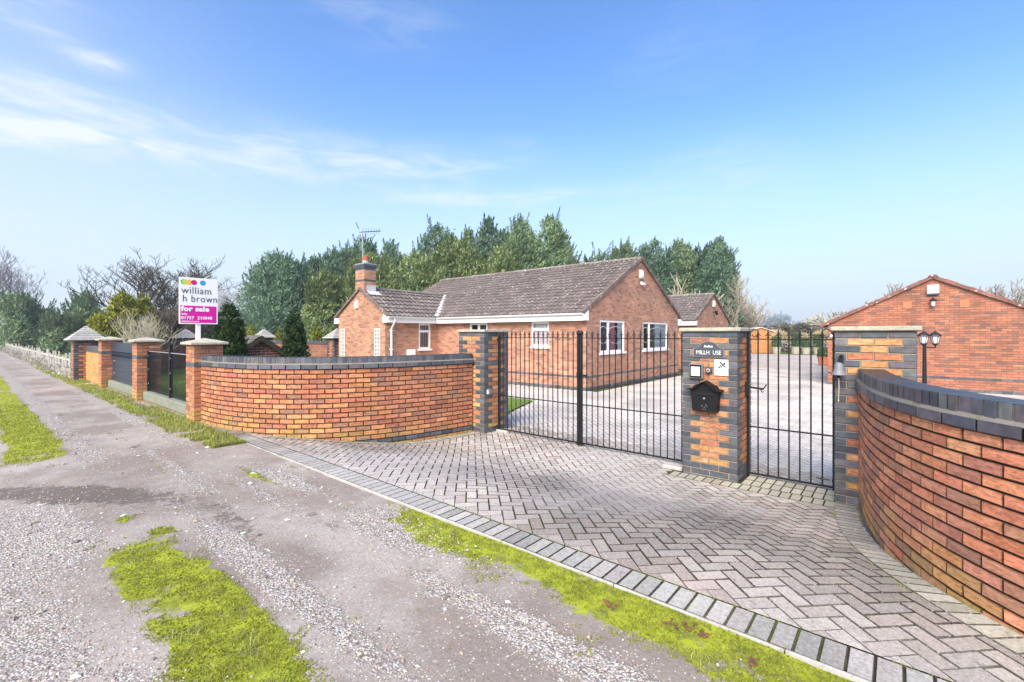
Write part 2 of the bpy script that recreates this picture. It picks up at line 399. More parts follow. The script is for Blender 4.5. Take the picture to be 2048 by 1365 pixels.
def leaf(name, trans=.3):
    q = NT(name, .65, .2); a = q.attr(); ob = q.n('ShaderNodeObjectInfo')
    c = q.mix(1.0, a.outputs['Color'], q.rng(ob.outputs['Random'], 0, 1, .85, 1.15, False), 'MULTIPLY')
    q.base(c)
    tl = q.n('ShaderNodeBsdfTranslucent'); q.l(c, tl.inputs[0]); mx = q.n('ShaderNodeMixShader'); mx.inputs[0].default_value = trans
    q.l(q.b.outputs[0], mx.inputs[1]); q.l(tl.outputs[0], mx.inputs[2]); q.l(mx.outputs[0], q.out.inputs[0]); return q.m
M['leaf'] = leaf('foliage')
M['moss'] = leaf('moss_blades', .3)
M['pebble'] = attr_mat('pebble', .85, .25, .15, 60, .3, 200, .001)
M['soil_clod'] = attr_mat('soil', .95, .1, .3, 30, .6, 60, .01)
M['paver'] = None
def paver():
    q = NT('paving_block', .88, .22); a = q.attr(); p = q.pos()
    c = q.mix(1.0, a.outputs['Color'], q.rng(q.noise(.9, 4, .6), .3, .7, .80, 1.20, False), 'MULTIPLY')
    c = q.mix(q.rng(q.noise(.55, 3, .5), .46, .62, 0, .45), c, (.37, .35, .335))
    c = q.mix(1.0, c, q.rng(q.noise(45, 5, .7), .3, .7, .72, 1.26, False), 'MULTIPLY')
    c = q.mix(q.rng(q.noise(70, 3, .8), .58, .66, 0, .6), c, (.60, .58, .55)); c = q.mix(q.rng(q.noise(80, 3, .8), .57, .65, 0, .6), c, (.15, .14, .13))
    c = q.mix(q.rng(q.noise(15, 6, .8), .56, .68, 0, .7), c, (.13, .125, .12))
    q.base(c); q.bump(q.noise(140, 5, .7), .6, .004); return q.m
M['paver'] = paver()
def joints():
    q = NT('paving_joint', .95, .1); m = q.rng(q.noise(1.3, 5, .65), .45, .62); f = q.noise(30, 5, .7)
    q.base(q.mix(m, q.mix(f, (.028, .024, .02), (.07, .058, .046)), q.mix(f, (.05, .07, .010), (.15, .19, .03)))); q.bump(f, .5, .006); return q.m
M['joint'] = joints()
# ------------------------------------------------------------------ ground, lane, paving
LANE = .27
def bez(P, n):
    out = []
    for i in range(n + 1):
        u = i / n; w = ((1 - u) ** 3, 3 * u * (1 - u) ** 2, 3 * u * u * (1 - u), u ** 3)
        out.append((sum(a * p[0] for a, p in zip(w, P)), sum(a * p[1] for a, p in zip(w, P))))
    return out
class Path:
    def __init__(s, pts):
        s.p = [Vector((x, y, 0)) for x, y in pts]; s.d = [0]
        for a, b in zip(s.p[:-1], s.p[1:]): s.d.append(s.d[-1] + (b - a).length)
        s.L = s.d[-1]
    def at(s, d):
        d = min(max(d, 0), s.L); import bisect
        i = min(max(bisect.bisect_right(s.d, d) - 1, 0), len(s.p) - 2)
        u = (d - s.d[i]) / (s.d[i + 1] - s.d[i]); return s.p[i].lerp(s.p[i + 1], u)
    def tan(s, d): return (s.at(d + .04) - s.at(d - .04)).normalized()
LEFT = Path(bez([(-5.98, 6.0), (-6.2, 3.9), (-6.75, 2.6), (-9.11, 2.6)], 80))
RIGHT = Path(bez([(-.315, 5.97), (-.15, 4.2), (.15, 3.0), (2.2, 2.72)], 80))

def gz(x, y):
    """height of the paved apron: flat at the gate, rising to the lane"""
    k = min(1, max(0, (x + 6.5) / 6.5))
    a, b = 2.6 + .6 * k, 5.0 + 1.0 * k
    return LANE * (1 - smooth(a, b, y))
def fbm(x, y, sc, seed=0): return mnoise.fractal(Vector((x * sc + seed * 7.3, y * sc - seed * 3.1, seed * 1.7)), 1.0, 2.0, 4)

# the ground: one sheet to the horizon
def ground_mat():
    q = NT('grassland', .95, .1); p = q.pos()
    a = q.noise(.12, 5, .6); b = q.noise(4, 5, .7)
    g = q.mix(b, (.055, .095, .016), (.12, .17, .035)); d = q.mix(b, (.16, .14, .075), (.24, .21, .12))
    q.base(q.mix(q.rng(a, .5, .7, 0, .8), g, d)); q.bump(b, .6, .03); return q.m
M['ground'] = ground_mat()
xs = [-690, -300, -120, -60, -40, -32, -29, -26, -23, -21, -19.5, -16, -13, -10, -8, -6, -4, -2, 0, 2, 4, 6, 9, 14, 30, 120, 400, 690]
ys = [-690, -300, -100, -20, -6, -2, 1, 2.4, 2.7, 3.5, 5, 7, 9, 12, 16, 20, 28, 40, 60, 100, 300, 690]
def ground_z(x, y):
    if x < -21 or y < 2.7: z = .17
    else: z = -.03 + .20 * (1 - smooth(-21, -19.5, x))
    return z
g = MB()
for i in range(len(xs) - 1):
    for j in range(len(ys) - 1):
        pts = [(xs[a], ys[b], ground_z(xs[a], ys[b])) for a, b in ((i, j), (i + 1, j), (i + 1, j + 1), (i, j + 1))]
        g.poly(pts)
tag(g.build('ground', M['ground']), kind='structure')

# the lane
def lane_mat():
    q = NT('lane_surface', .93, .2); p = q.pos()
    at = q.attr('zone').outputs['Color']; sc = q.n('ShaderNodeSeparateColor'); q.l(at, sc.inputs[0]); moss, grav, mud = sc.outputs
    big = q.noise(.8, 5, .6); mid = q.noise(9, 5, .65); fine = q.noise(60, 5, .7)
    tar = q.mix(q.rng(big, .38, .62), (.228, .190, .160), (.345, .305, .272)); tar = q.mix(1.0, tar, q.rng(fine, .3, .7, .78, 1.2, False), 'MULTIPLY')
    v = q.voro(75); st = q.math('MULTIPLY', q.rng(v.outputs['Color'], .72, .80), q.rng(v.outputs['Distance'], .38, .26, 0, 1))
    tar = q.mix(q.math('MULTIPLY', st, .8), tar, (.60, .57, .54))
    v2 = q.voro(33); st2 = q.math('MULTIPLY', q.rng(v2.outputs['Color'], .84, .88), q.rng(v2.outputs['Distance'], .36, .24, 0, 1))
    tar = q.mix(q.math('MULTIPLY', st2, .7), tar, (.56, .53, .50)); vd = q.voro(60); tar = q.mix(q.math('MULTIPLY', q.rng(vd.outputs['Color'], .66, .72), q.rng(vd.outputs['Distance'], .40, .26, 0, .6)), tar, (.13, .11, .10))
    tar = q.mix(q.rng(q.noise(2.2, 5, .7), .50, .68, 0, .55), tar, (.23, .18, .15))
    v3 = q.voro(82); gcol = q.ramp(v3.outputs['Color'], [(0, (.15, .122, .10)), (.3, (.32, .28, .245)), (.55, (.46, .425, .385)), (1, (.66, .63, .59))])
    gcol = q.mix(q.rng(v3.outputs['Distance'], .34, .66, 0, .7), gcol, (.15, .13, .118))
    gm = q.rng(q.math('ADD', grav, q.math('MULTIPLY', q.math('SUBTRACT', q.noise(17, 5, .7), .5), 1.1)), .42, .60)
    c = q.mix(gm, tar, gcol)
    dm = q.rng(q.math('ADD', mud, q.math('MULTIPLY', q.math('SUBTRACT', q.noise(9, 6, .75, dist=.6), .5), 2.2)), .38, .72)
    c = q.mix(q.math('MULTIPLY', dm, .85), c, q.mix(fine, (.055, .042, .036), (.17, .135, .115)))
    mm = q.rng(q.math('ADD', moss, q.math('MULTIPLY', q.math('SUBTRACT', q.noise(13, 6, .72), .5), 1.3)), .40, .62)
    mc = q.mix(q.rng(mid, .35, .65), (.17, .195, .022), (.35, .395, .030)); mc = q.mix(q.rng(q.noise(48, 4, .7), .56, .68, 0, .8), mc, (.10, .085, .045))
    mc = q.mix(q.rng(q.noise(7, 5, .75), .54, .66, 0, .75), mc, (.17, .145, .075))
    c = q.mix(mm, c, mc)
    q.base(c)
    h = q.math('ADD', q.math('MULTIPLY', q.math('SUBTRACT', 1.0, v3.outputs['Distance']), gm), q.math('MULTIPLY', fine, .6))
    h = q.math('ADD', h, q.math('MULTIPLY', q.noise(90, 4, .7), mm))
    q.bump(h, .75, .010); return q.m
M['lane'] = lane_mat()
KERB_Y = 2.545
def blob(x, y, cx, cy, rx, ry): return math.exp(-(((x - cx) / rx) ** 2 + ((y - cy) / ry) ** 2) ** 1.5)
def zones(x, y):
    n1 = fbm(x, y, .9, 1) * .35; n2 = fbm(x, y, 2.2, 2) * .3
    # moss: along the paving edge, and on the crown of the lane between the wheel tracks
    ky = KERB_Y - y; edge = (1 - smooth(.19, .46, ky + .5 * n2 + .25 * n1)) * smooth(-3.75, -3.0, x + n1 * .6 + .5 * n2); edge = max(edge, .42 * (1 - smooth(.3, .62, ky + .4 * n2)) * smooth(-3.0, -1.6, x))
    crown = (1 - smooth(.13, .33, abs(y - .79 + .25 * n1))) * smooth(-4.55, -4.0, x + n1 * .5)
    crown = max(crown, (1 - smooth(.16, .36, abs(y - .60 + .2 * n1))) * smooth(-7.3, -8.2, x + n1) * .9)
    verge = smooth(1.98, 2.15, y + .3 * n2 - .1) * (1 - .6 * smooth(2.26, 2.42, y + .2 * n1)) * smooth(-7.0, -7.6, x) * .8
    moss = max(edge, crown, verge, blob(x, y, -4.35, .98, .13, .10) * .8, blob(x, y, -4.85, .85, .12, .08) * .8, blob(x, y, -3.55, 1.02, .16, .06) * .8, blob(x, y, -5.3, 2.05, .55, .06) * .7)
    moss = moss * (.95 + .52 * fbm(x, y, 2.6, 41)) + n2 * .35 * (moss > .05)
    # loose pale gravel left by the wheels
    grav = max(.6 * blob(x, y, -2.75, .2, 3.2, .28), .8 * blob(x, y, -3.2, 1.25, 1.6, .14), .95 * blob(x, y, -3.0, 2.2, .75, .26), .75 * blob(x, y, -1.2, 1.87, 1.5, .13),
               .7 * blob(x, y, -5.0, 2.2, .8, .15), .8 * blob(x, y, -4.9, .35, 1.1, .36), .7 * blob(x, y, -.4, 1.9, 1.3, .12), .5 * blob(x, y, -6.6, 1.55, 2.0, .12), .55 * blob(x, y, -4.6, 1.85, .8, .1), .5 * (1 - smooth(.05, .2, abs(y - 1.95))) * smooth(-6, -8, x), .55 * (1 - smooth(.05, .25, abs(y - 1.02))) * smooth(-6, -8, x), .8 * blob(x, y, -2.0, .25, 1.0, .5))
    grav = grav * .9 + n1 * .5 * (grav > .03) + .12
    mud = max(.95 * blob((x + 5.95) * .83 + (y - .7) * .557, -(x + 5.95) * .557 + (y - .7) * .83, 0, 0, 1.25, .27), .6 * blob(x, y, -4.3, 1.42, 1.0, .12), .45 * blob(x, y, -3.6, 1.9, .5, .1), .5 * blob(x, y, -7.9, 1.5, .6, .1), .4 * blob(x, y, -9.5, 1.45, .8, .1), .3 * blob(x, y, -13, 1.4, 1.2, .12))
    mud = mud + n2 * .3 * (mud > .05)
    soil = blob(x, y, -12, 2.32, 5.5, .22) * smooth(-8.2, -9.2, x)
    return moss, grav, max(mud, soil * .75)
def lane_z(x, y):
    return LANE - .012 + .012 * fbm(x, y, .8, 5) + .004 * fbm(x, y, 4, 6) + .02 * math.exp(-((y - .75) / .5) ** 2) + (.02 * smooth(1.9, 2.4, y) if x < -7.5 else 0)
X1 = np.concatenate([np.array([-400, -200, -120, -80, -60, -50, -42, -36, -31, -27, -24]), np.arange(-22, -12, .25), np.arange(-12, -7, .08), np.arange(-7, 2.6, .045), np.array([2.8, 4, 7, 12, 30, 100])])
Y1 = np.concatenate([np.array([-6, -4, -3, -2.2, -1.6, -1.2]), np.arange(-1.0, 2.50, .045), np.array([2.543])])
nx, ny = len(X1), len(Y1)
vs = np.zeros((nx, ny, 3)); zn = np.zeros((nx, ny, 4)); zn[..., 3] = 1
for i, x in enumerate(X1):
    for j, y in enumerate(Y1):
        vs[i, j] = (x, y, lane_z(x, y)); zn[i, j, :3] = zones(x, y)
idx = np.arange(nx * ny).reshape(nx, ny)
fs = np.stack([idx[:-1, :-1], idx[1:, :-1], idx[1:, 1:], idx[:-1, 1:]], -1).reshape(-1, 4)
lane = np_mesh('lane', vs.reshape(-1, 3), fs, np.full((len(fs), 3), .5), M['lane'], smooth=True)
za = lane.data.attributes.new('zone', 'FLOAT_COLOR', 'POINT'); za.data.foreach_set('color', zn.reshape(-1).astype(np.float32))
tag(lane, kind='structure')
# grass verge strip between lane and boundary walls, from the sign pillar to the far fence
vs = []; X2 = np.concatenate([np.array([-400, -150, -80, -50, -36, -28]), np.arange(-24, -8.2, .2), np.arange(-8.2, -5.4, .05)]); Y2 = [2.543, 2.62, 2.75, 2.95, 3.2]
zn = []
for x in X2:
    for y in Y2:
        vs.append((x, y, LANE + .02 * (y > 2.55) + .02 * fbm(x, y, 3, 4) * (y > 2.5) if x < -7.6 else gz(x, y) - .03)); m = zones(x, y); zn.append((max(m[0], .35) if x < -8 else .3, .3, .5 if y > 2.5 else m[2], 1))
k = len(Y2); idx = np.arange(len(X2) * k).reshape(len(X2), k); fs = np.stack([idx[:-1, :-1], idx[1:, :-1], idx[1:, 1:], idx[:-1, 1:]], -1).reshape(-1, 4)
vg = np_mesh('verge', np.array(vs), fs, np.full((len(fs), 3), .5), M['lane'], smooth=True)
za = vg.data.attributes.new('zone', 'FLOAT_COLOR', 'POINT'); za.data.foreach_set('color', np.array(zn, dtype=np.float32).ravel())
tag(vg, kind='structure')

# block paving in 45 degree herringbone, real blocks with sunk joints
PINK = [S(176, 163, 153), S(168, 155, 145), S(185, 174, 164), S(173, 163, 154), S(160, 144, 134), S(180, 171, 161)]
GREY = [S(158, 156, 150), S(168, 164, 158), S(146, 144, 138), S(174, 170, 164)]
def left_x(y):
    best = -5.98
    for p in LEFT.p:
        if p.y <= y: return p.x
    return -9.1
def right_x(y):
    for p in RIGHT.p:
        if p.y <= y: return p.x
    return 2.2
def paved(x, y):
    if y < 2.5: return False
    if y < 6.1: return x > left_x(y) - .1
    if y < 9.75: return x > (-6.35 - .22 * (y - 6.1) if y < 7.9 else -6.75 - .38 * (y - 7.9))
    if y < 12.55: return x > -14.55
    return x > -7.5
C45 = math.sqrt(.5); U = .1035
dist_w = lambda x, y: math.hypot(x, y)
bv, bc, bs = [], [], []
def add_block(pts, z, col, inset=.0035, dz=.0, gap=.0042):
    """pts: 4 corners; top face plus four chamfers going down"""
    outer, inner = [], []; n_ = len(pts)
    for i in range(n_):
        e1 = pts[(i + 1) % n_] - pts[i]; e2 = pts[i - 1] - pts[i]; e1 = e1 / math.hypot(*e1); e2 = e2 / math.hypot(*e2)
        outer.append(pts[i] + (e1 + e2) * gap); inner.append(pts[i] + (e1 + e2) * (gap + inset))
    zz = [z(*p) for p in outer]
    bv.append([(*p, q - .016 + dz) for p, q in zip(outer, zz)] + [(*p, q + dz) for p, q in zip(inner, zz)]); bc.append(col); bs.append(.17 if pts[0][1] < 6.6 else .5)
def clip(poly, f):
    out = []
    for a, b in zip(poly, poly[1:] + poly[:1]):
        fa, fb = f(a), f(b)
        if fa >= 0: out.append(a)
        if fa * fb < 0: t = fa / (fa - fb); out.append((a[0] + (b[0] - a[0]) * t, a[1] + (b[1] - a[1]) * t))
    return out
odd = MB()
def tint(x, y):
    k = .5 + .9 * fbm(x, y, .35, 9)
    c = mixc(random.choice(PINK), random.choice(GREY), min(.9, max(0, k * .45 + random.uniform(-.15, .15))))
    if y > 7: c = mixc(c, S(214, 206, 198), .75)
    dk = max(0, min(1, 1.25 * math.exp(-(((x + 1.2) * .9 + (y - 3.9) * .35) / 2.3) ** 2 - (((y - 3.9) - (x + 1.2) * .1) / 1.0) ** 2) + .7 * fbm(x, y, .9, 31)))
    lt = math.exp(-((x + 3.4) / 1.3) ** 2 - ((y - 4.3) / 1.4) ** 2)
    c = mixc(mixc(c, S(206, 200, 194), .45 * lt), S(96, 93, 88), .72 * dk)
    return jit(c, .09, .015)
N = 330
for a in range(-150, 260):
    for b in range(-190, 190):
        c = (a - b) % 4
        if c == 0: r = (a, b, 2, 1)
        elif c == 3: r = (a, b, 1, 2)
        else: continue
        cx, cy = (r[0] + r[2] / 2) * U, (r[1] + r[3] / 2) * U
        x, y = (cx - cy) * C45 - 3.0, (cx + cy) * C45 + 6.0
        if not (2.6 < y < 27 and -15 < x < 5) or not paved(x, y): continue
        if y > 12.6 and x < -7.2: continue
        if y < 5.9 and x > right_x(y) + .2: continue
        rel = (x * math.cos(YAW) + y * math.sin(YAW)) / max(.1, -x * math.sin(YAW) + y * math.cos(YAW))
        if abs(rel) > 1.25: continue
        pts = []
        for u, v in ((r[0], r[1]), (r[0] + r[2], r[1]), (r[0] + r[2], r[1] + r[3]), (r[0], r[1] + r[3])):
            px, py = u * U, v * U; pts.append(np.array(((px - py) * C45 - 3.0, (px + py) * C45 + 6.0)))
        if -2.3 < x < -.45 and 5.62 < y < 6.6:
            for f in (lambda p: 5.775 - p[1], lambda p: p[1] - 6.437):
                pl = clip([tuple(p) for p in pts], f)
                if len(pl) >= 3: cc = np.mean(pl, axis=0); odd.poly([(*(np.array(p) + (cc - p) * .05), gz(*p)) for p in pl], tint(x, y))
            continue
        if min(p[1] for p in pts) < 2.790:
            pl = clip([tuple(p) for p in pts], lambda p: p[1] - 2.793)
            if len(pl) >= 3 and max(p[1] for p in pl) > 2.815:
                cc = np.mean(pl, axis=0); col = tint(x, y)
                odd.poly([(*(np.array(p) + (cc - p) * .05), gz(*p)) for p in pl], col)
            continue
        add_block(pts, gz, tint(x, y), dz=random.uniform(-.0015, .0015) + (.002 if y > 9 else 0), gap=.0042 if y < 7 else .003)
# soldier course along the lane edge and along the foot of the right-hand wall and round the pillars
x = -7.6
while x < 2.2:
    w = .103
    if x + w > left_x(2.75) + .05 or True:
        p = [np.array(q) for q in ((x, 2.562), (x + w, 2.562), (x + w, 2.787), (x, 2.787))]
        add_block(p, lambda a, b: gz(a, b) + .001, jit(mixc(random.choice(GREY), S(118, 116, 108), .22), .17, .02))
    x += w
d = .0
while d < RIGHT.L - .9:
    w = .104; o = []
    for dd, off in ((d, .21), (d, .01), (d + w, .01), (d + w, .21)):
        p = RIGHT.at(dd); t = RIGHT.tan(dd); nrm = V(-t.y, t.x, 0) if V(-t.y, t.x, 0).x < 0 else V(t.y, -t.x, 0)
        o.append(np.array((p.x + nrm.x * off, p.y + nrm.y * off)))
    o = o[::-1]
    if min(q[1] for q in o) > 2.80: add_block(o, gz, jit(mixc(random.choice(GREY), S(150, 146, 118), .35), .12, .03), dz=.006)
    d += w
for (x0, x1, y0, y1) in ((-2.25, -.5, 5.78, 5.99), (-1.45, -.54, 6.0, 6.21), (-1.45, -.54, 6.22, 6.43)):
    x = x0
    while x < x1:
        p = [np.array(q) for q in ((x, y0), (x + .103, y0), (x + .103, y1), (x, y1))]
        add_block(p, gz, jit(mixc(random.choice(GREY), S(166, 160, 128), .5), .12, .03), dz=.001); x += .103
d = .1
while d < LEFT.L - 1.6:
    w = .104; o = []
    for dd, off in ((d, .01), (d, .20), (d + w, .20), (d + w, .01)):
        p = LEFT.at(dd); t = LEFT.tan(dd); nrm = V(-t.y, t.x, 0)
        o.append(np.array((p.x + nrm.x * off, p.y + nrm.y * off)))
    if min(q[1] for q in o) > 2.82: add_block(o[::-1], gz, jit(mixc(random.choice(GREY), S(140, 140, 104), .5), .12, .03), dz=.006)
    d += w
B = np.array(bv); nb = len(B); base = (np.arange(nb) * 8)[:, None, None]
tmpl = np.array([(4, 5, 6, 7), (0, 1, 5, 4), (1, 2, 6, 5), (2, 3, 7, 6), (3, 0, 4, 7)])
fs = (tmpl[None] + base).reshape(-1, 4); vsB = B.reshape(-1, 3)
# make every block's faces point up
e1 = B[:, 5] - B[:, 4]; e2 = B[:, 7] - B[:, 4]; flip = (e1[:, 0] * e2[:, 1] - e1[:, 1] * e2[:, 0]) < 0
F = fs.reshape(nb, 5, 4); F[flip] = F[flip][:, :, ::-1]; fs = F.reshape(-1, 4)
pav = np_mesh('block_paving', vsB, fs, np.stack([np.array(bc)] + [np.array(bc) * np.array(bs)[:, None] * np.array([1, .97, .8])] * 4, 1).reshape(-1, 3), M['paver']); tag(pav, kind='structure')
tag(odd.build('block_paving', M['paver']), kind='structure')
# sand bed under the blocks (shows in the joints) and the pale yard beyond the modelled blocks
jb = MB(); gx = [-14.6, -12, -10, -9, -8.4, -8, -7.5, -7.1, -6.8, -6.4, -6.0, -5, -4, -3, -2, -1, -.3, .3, 1, 1.6, 2.3, 4, 9]; gy = [2.555, 2.7, 2.9, 3.1, 3.3, 3.6, 3.9, 4.2, 4.5, 4.8, 5.1, 5.4, 5.7, 6.0, 6.1, 6.6, 7.2, 7.9, 8.8, 9.75, 12.5, 20, 27]
for i in range(len(gx) - 1):
    for j in range(len(gy) - 1):
        mx, my = (gx[i] + gx[i + 1]) / 2, (gy[j] + gy[j + 1]) / 2
        if my > 6.1 and not paved(mx, my): continue
        if my < 6.1 and mx < left_x(my) - 1.3: continue
        jb.poly([(gx[a], gy[b], gz(gx[a], gy[b]) - .013) for a, b in ((i, j), (i + 1, j), (i + 1, j + 1), (i, j + 1))])
tag(jb.build('paving_bed', M['joint']), kind='structure')
def yard_mat():
    q = NT('far_paving', .9, .2); uv = q.pos(); mp = q.n('ShaderNodeMapping'); mp.inputs['Rotation'].default_value = (0, 0, R(45)); q.l(uv, mp.inputs[0])
    br = q.n('ShaderNodeTexBrick', offset=.5); br.inputs['Scale'].default_value = 1; br.inputs['Brick Width'].default_value = .207; br.inputs['Row Height'].default_value = .1035; br.inputs['Mortar Size'].default_value = .005
    br.inputs['Color1'].default_value = (*S(182, 170, 162), 1); br.inputs['Color2'].default_value = (*S(168, 158, 150), 1); br.inputs['Mortar'].default_value = (.16, .14, .12, 1); q.l(mp.outputs[0], br.inputs['Vector'])
    q.base(q.mix(1.0, br.outputs['Color'], q.rng(q.noise(.5, 4, .6), .3, .7, .85, 1.15, False), 'MULTIPLY')); return q.m
yb = MB(); yb.poly([(-7.5, 27, 0), (14, 27, 0), (14, 46, 0), (-14, 46, 0), (-11.5, 33, 0), (-7.5, 33, 0)])
yb.poly([(5, 6.1, 0), (14, 6.1, 0), (14, 27, 0), (5, 27, 0)])
tag(yb.build('driveway', yard_mat()), kind='structure')
# concrete edging of the paving
kb = MB(); x = -7.7
while x < 2.4:
    L = .91; kb.bbox(x + .003, x + L - .003, 2.545, 2.560, .05, LANE + .003 + random.uniform(-.003, .003), .003, jit((.42, .40, .36), .1)); x += L
tag(kb.build('kerb', M['grey_concrete']), kind='structure')
# lawns inside the walls
def lawn_mat():
    q = NT('lawn', .95, .1); b = q.noise(18, 5, .7); q.base(q.mix(b, (.09, .14, .03), (.20, .29, .06))); q.bump(b, .6, .02); return q.m
M['lawn'] = lawn_mat()
lw = MB(); lw.poly([(-6.75, 7.9, .03), (-7.45, 9.75, .03), (-14.5, 9.75, .03), (-20.2, 9.75, .04), (-20.2, 2.9, .12), (-9.2, 2.9, .08), (-6.9, 4.2, .05), (-6.35, 6.1, .03)])
tag(lw.build('lawn', M['lawn']), kind='structure')
# ------------------------------------------------------------------ brick boundary: pillars, curved walls
ORANGE = [S(184, 122, 90), S(192, 130, 94), S(176, 114, 86), S(198, 138, 100), S(166, 108, 86), S(188, 126, 88)]
BUFF = [S(198, 146, 98), S(194, 138, 94), S(204, 154, 106), S(188, 126, 88)]
RED = [S(212, 142, 106), S(218, 148, 110), S(206, 134, 102), S(222, 156, 114), S(202, 138, 112)]
BLUE = [S(74, 79, 86), S(84, 88, 94), S(66, 71, 79), S(96, 97, 101), S(80, 80, 86), S(90, 86, 90)]
MOSSY = S(168, 158, 70)
def bcol(pal, z=1, zb=-1, moss=.6, h=.35):
    c = jit(random.choice(pal), .15, .06)
    if pal is not BLUE and random.random() < .13: c = mixc(c, S(150, 116, 98), random.uniform(.3, .8))
    if z < zb + h and random.random() < .75: c = mixc(c, MOSSY, moss * (1 - (z - zb) / h) * random.uniform(.2, 1))
    return c
RH, BH, BL, BD = .0755, .0642, .2150, .1025
def run_bricks(mb, o, ax, ay, L, z, cols, D=BD):
    n = len(cols); w = (L - .009 * (n - 1)) / n
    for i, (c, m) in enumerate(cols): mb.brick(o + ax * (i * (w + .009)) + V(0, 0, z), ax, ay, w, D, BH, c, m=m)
def pillar_shell(mb, x0, y0, w, z0, rows, colour):
    """rows of real bricks on all four sides; colour(face, row, i, n) -> (rgb, material index)"""
    x1, y1 = x0 + w, y0 + w; X, Y = V(1, 0, 0), V(0, 1, 0); ins = BD + .009
    faces = {'front': (V(x0, y0, 0), X, Y), 'right': (V(x1, y0, 0), Y, -X), 'back': (V(x1, y1, 0), -X, -Y), 'left': (V(x0, y1, 0), -Y, X)}
    nfull = round(w / .2255)
    for k in range(rows):
        z = z0 + k * RH
        for f, (o, ax, ay) in faces.items():
            full = (k % 2 == 0) == (f in ('front', 'back'))
            if full: n, oo, L = nfull, o, w
            else: n, oo, L = max(1, nfull - 1), o + ax * ins, w - 2 * ins
            run_bricks(mb, oo, ax, ay, L, z, [colour(f, k, i, n, full) for i in range(n)])
    mb.box(x0 + .009, x1 - .009, y0 + .009, y1 - .009, z0 - .02, z0 + rows * RH - .004, (.3, .27, .22), 2)

def gate_pillar(x0, y0, label, variant):
    w = .665; r = empty('gate_pillar', (x0 + w / 2, y0 + w / 2, 0), label, 'gate pillar', 'brick gate pillars')
    rows = 25; z0 = -.055
    bands = {'centre': {24, 0, 1, 2}, 'left': {24, 17, 0, 1}, 'right': {24, 17, 18, 16, 0, 1, 2}}[variant]
    def colour(f, k, i, n, full):
        z = z0 + k * RH
        if k in bands: return bcol(BLUE), 1
        if full and i in (0, n - 1): return bcol(BLUE), 1
        return bcol(BUFF if k % 3 and variant != 'centre' else ORANGE, z, 0, .7, .4), 0
    mb = MB(); pillar_shell(mb, x0, y0, w, z0, rows, colour)
    # the corner headers of the short rows are the ends of the long blue bricks of the next face, already laid
    mb.build('brickwork', [M['brick'], M['blue_brick'], M['mortar_pale']], r)
    cp = MB(); zt = z0 + rows * RH - .004
    ov = .035
    cp.bbox(x0 - ov, x0 + w + ov, y0 - ov, y0 + w + ov, zt, zt + .048, .009)
    cp.build('cap', M['stone_cap'], r)
    return r
PL = gate_pillar(-6.375, 6.03, 'blue and buff brick gate pillar at the far left of the double gates', 'left')
PC = gate_pillar(-2.144, 6.00, 'brick gate pillar carrying the name plaque and black letterbox', 'centre')
PR = gate_pillar(-.521, 5.97, 'brick gate pillar with the hanging bell, joined by the right-hand curved wall', 'right')

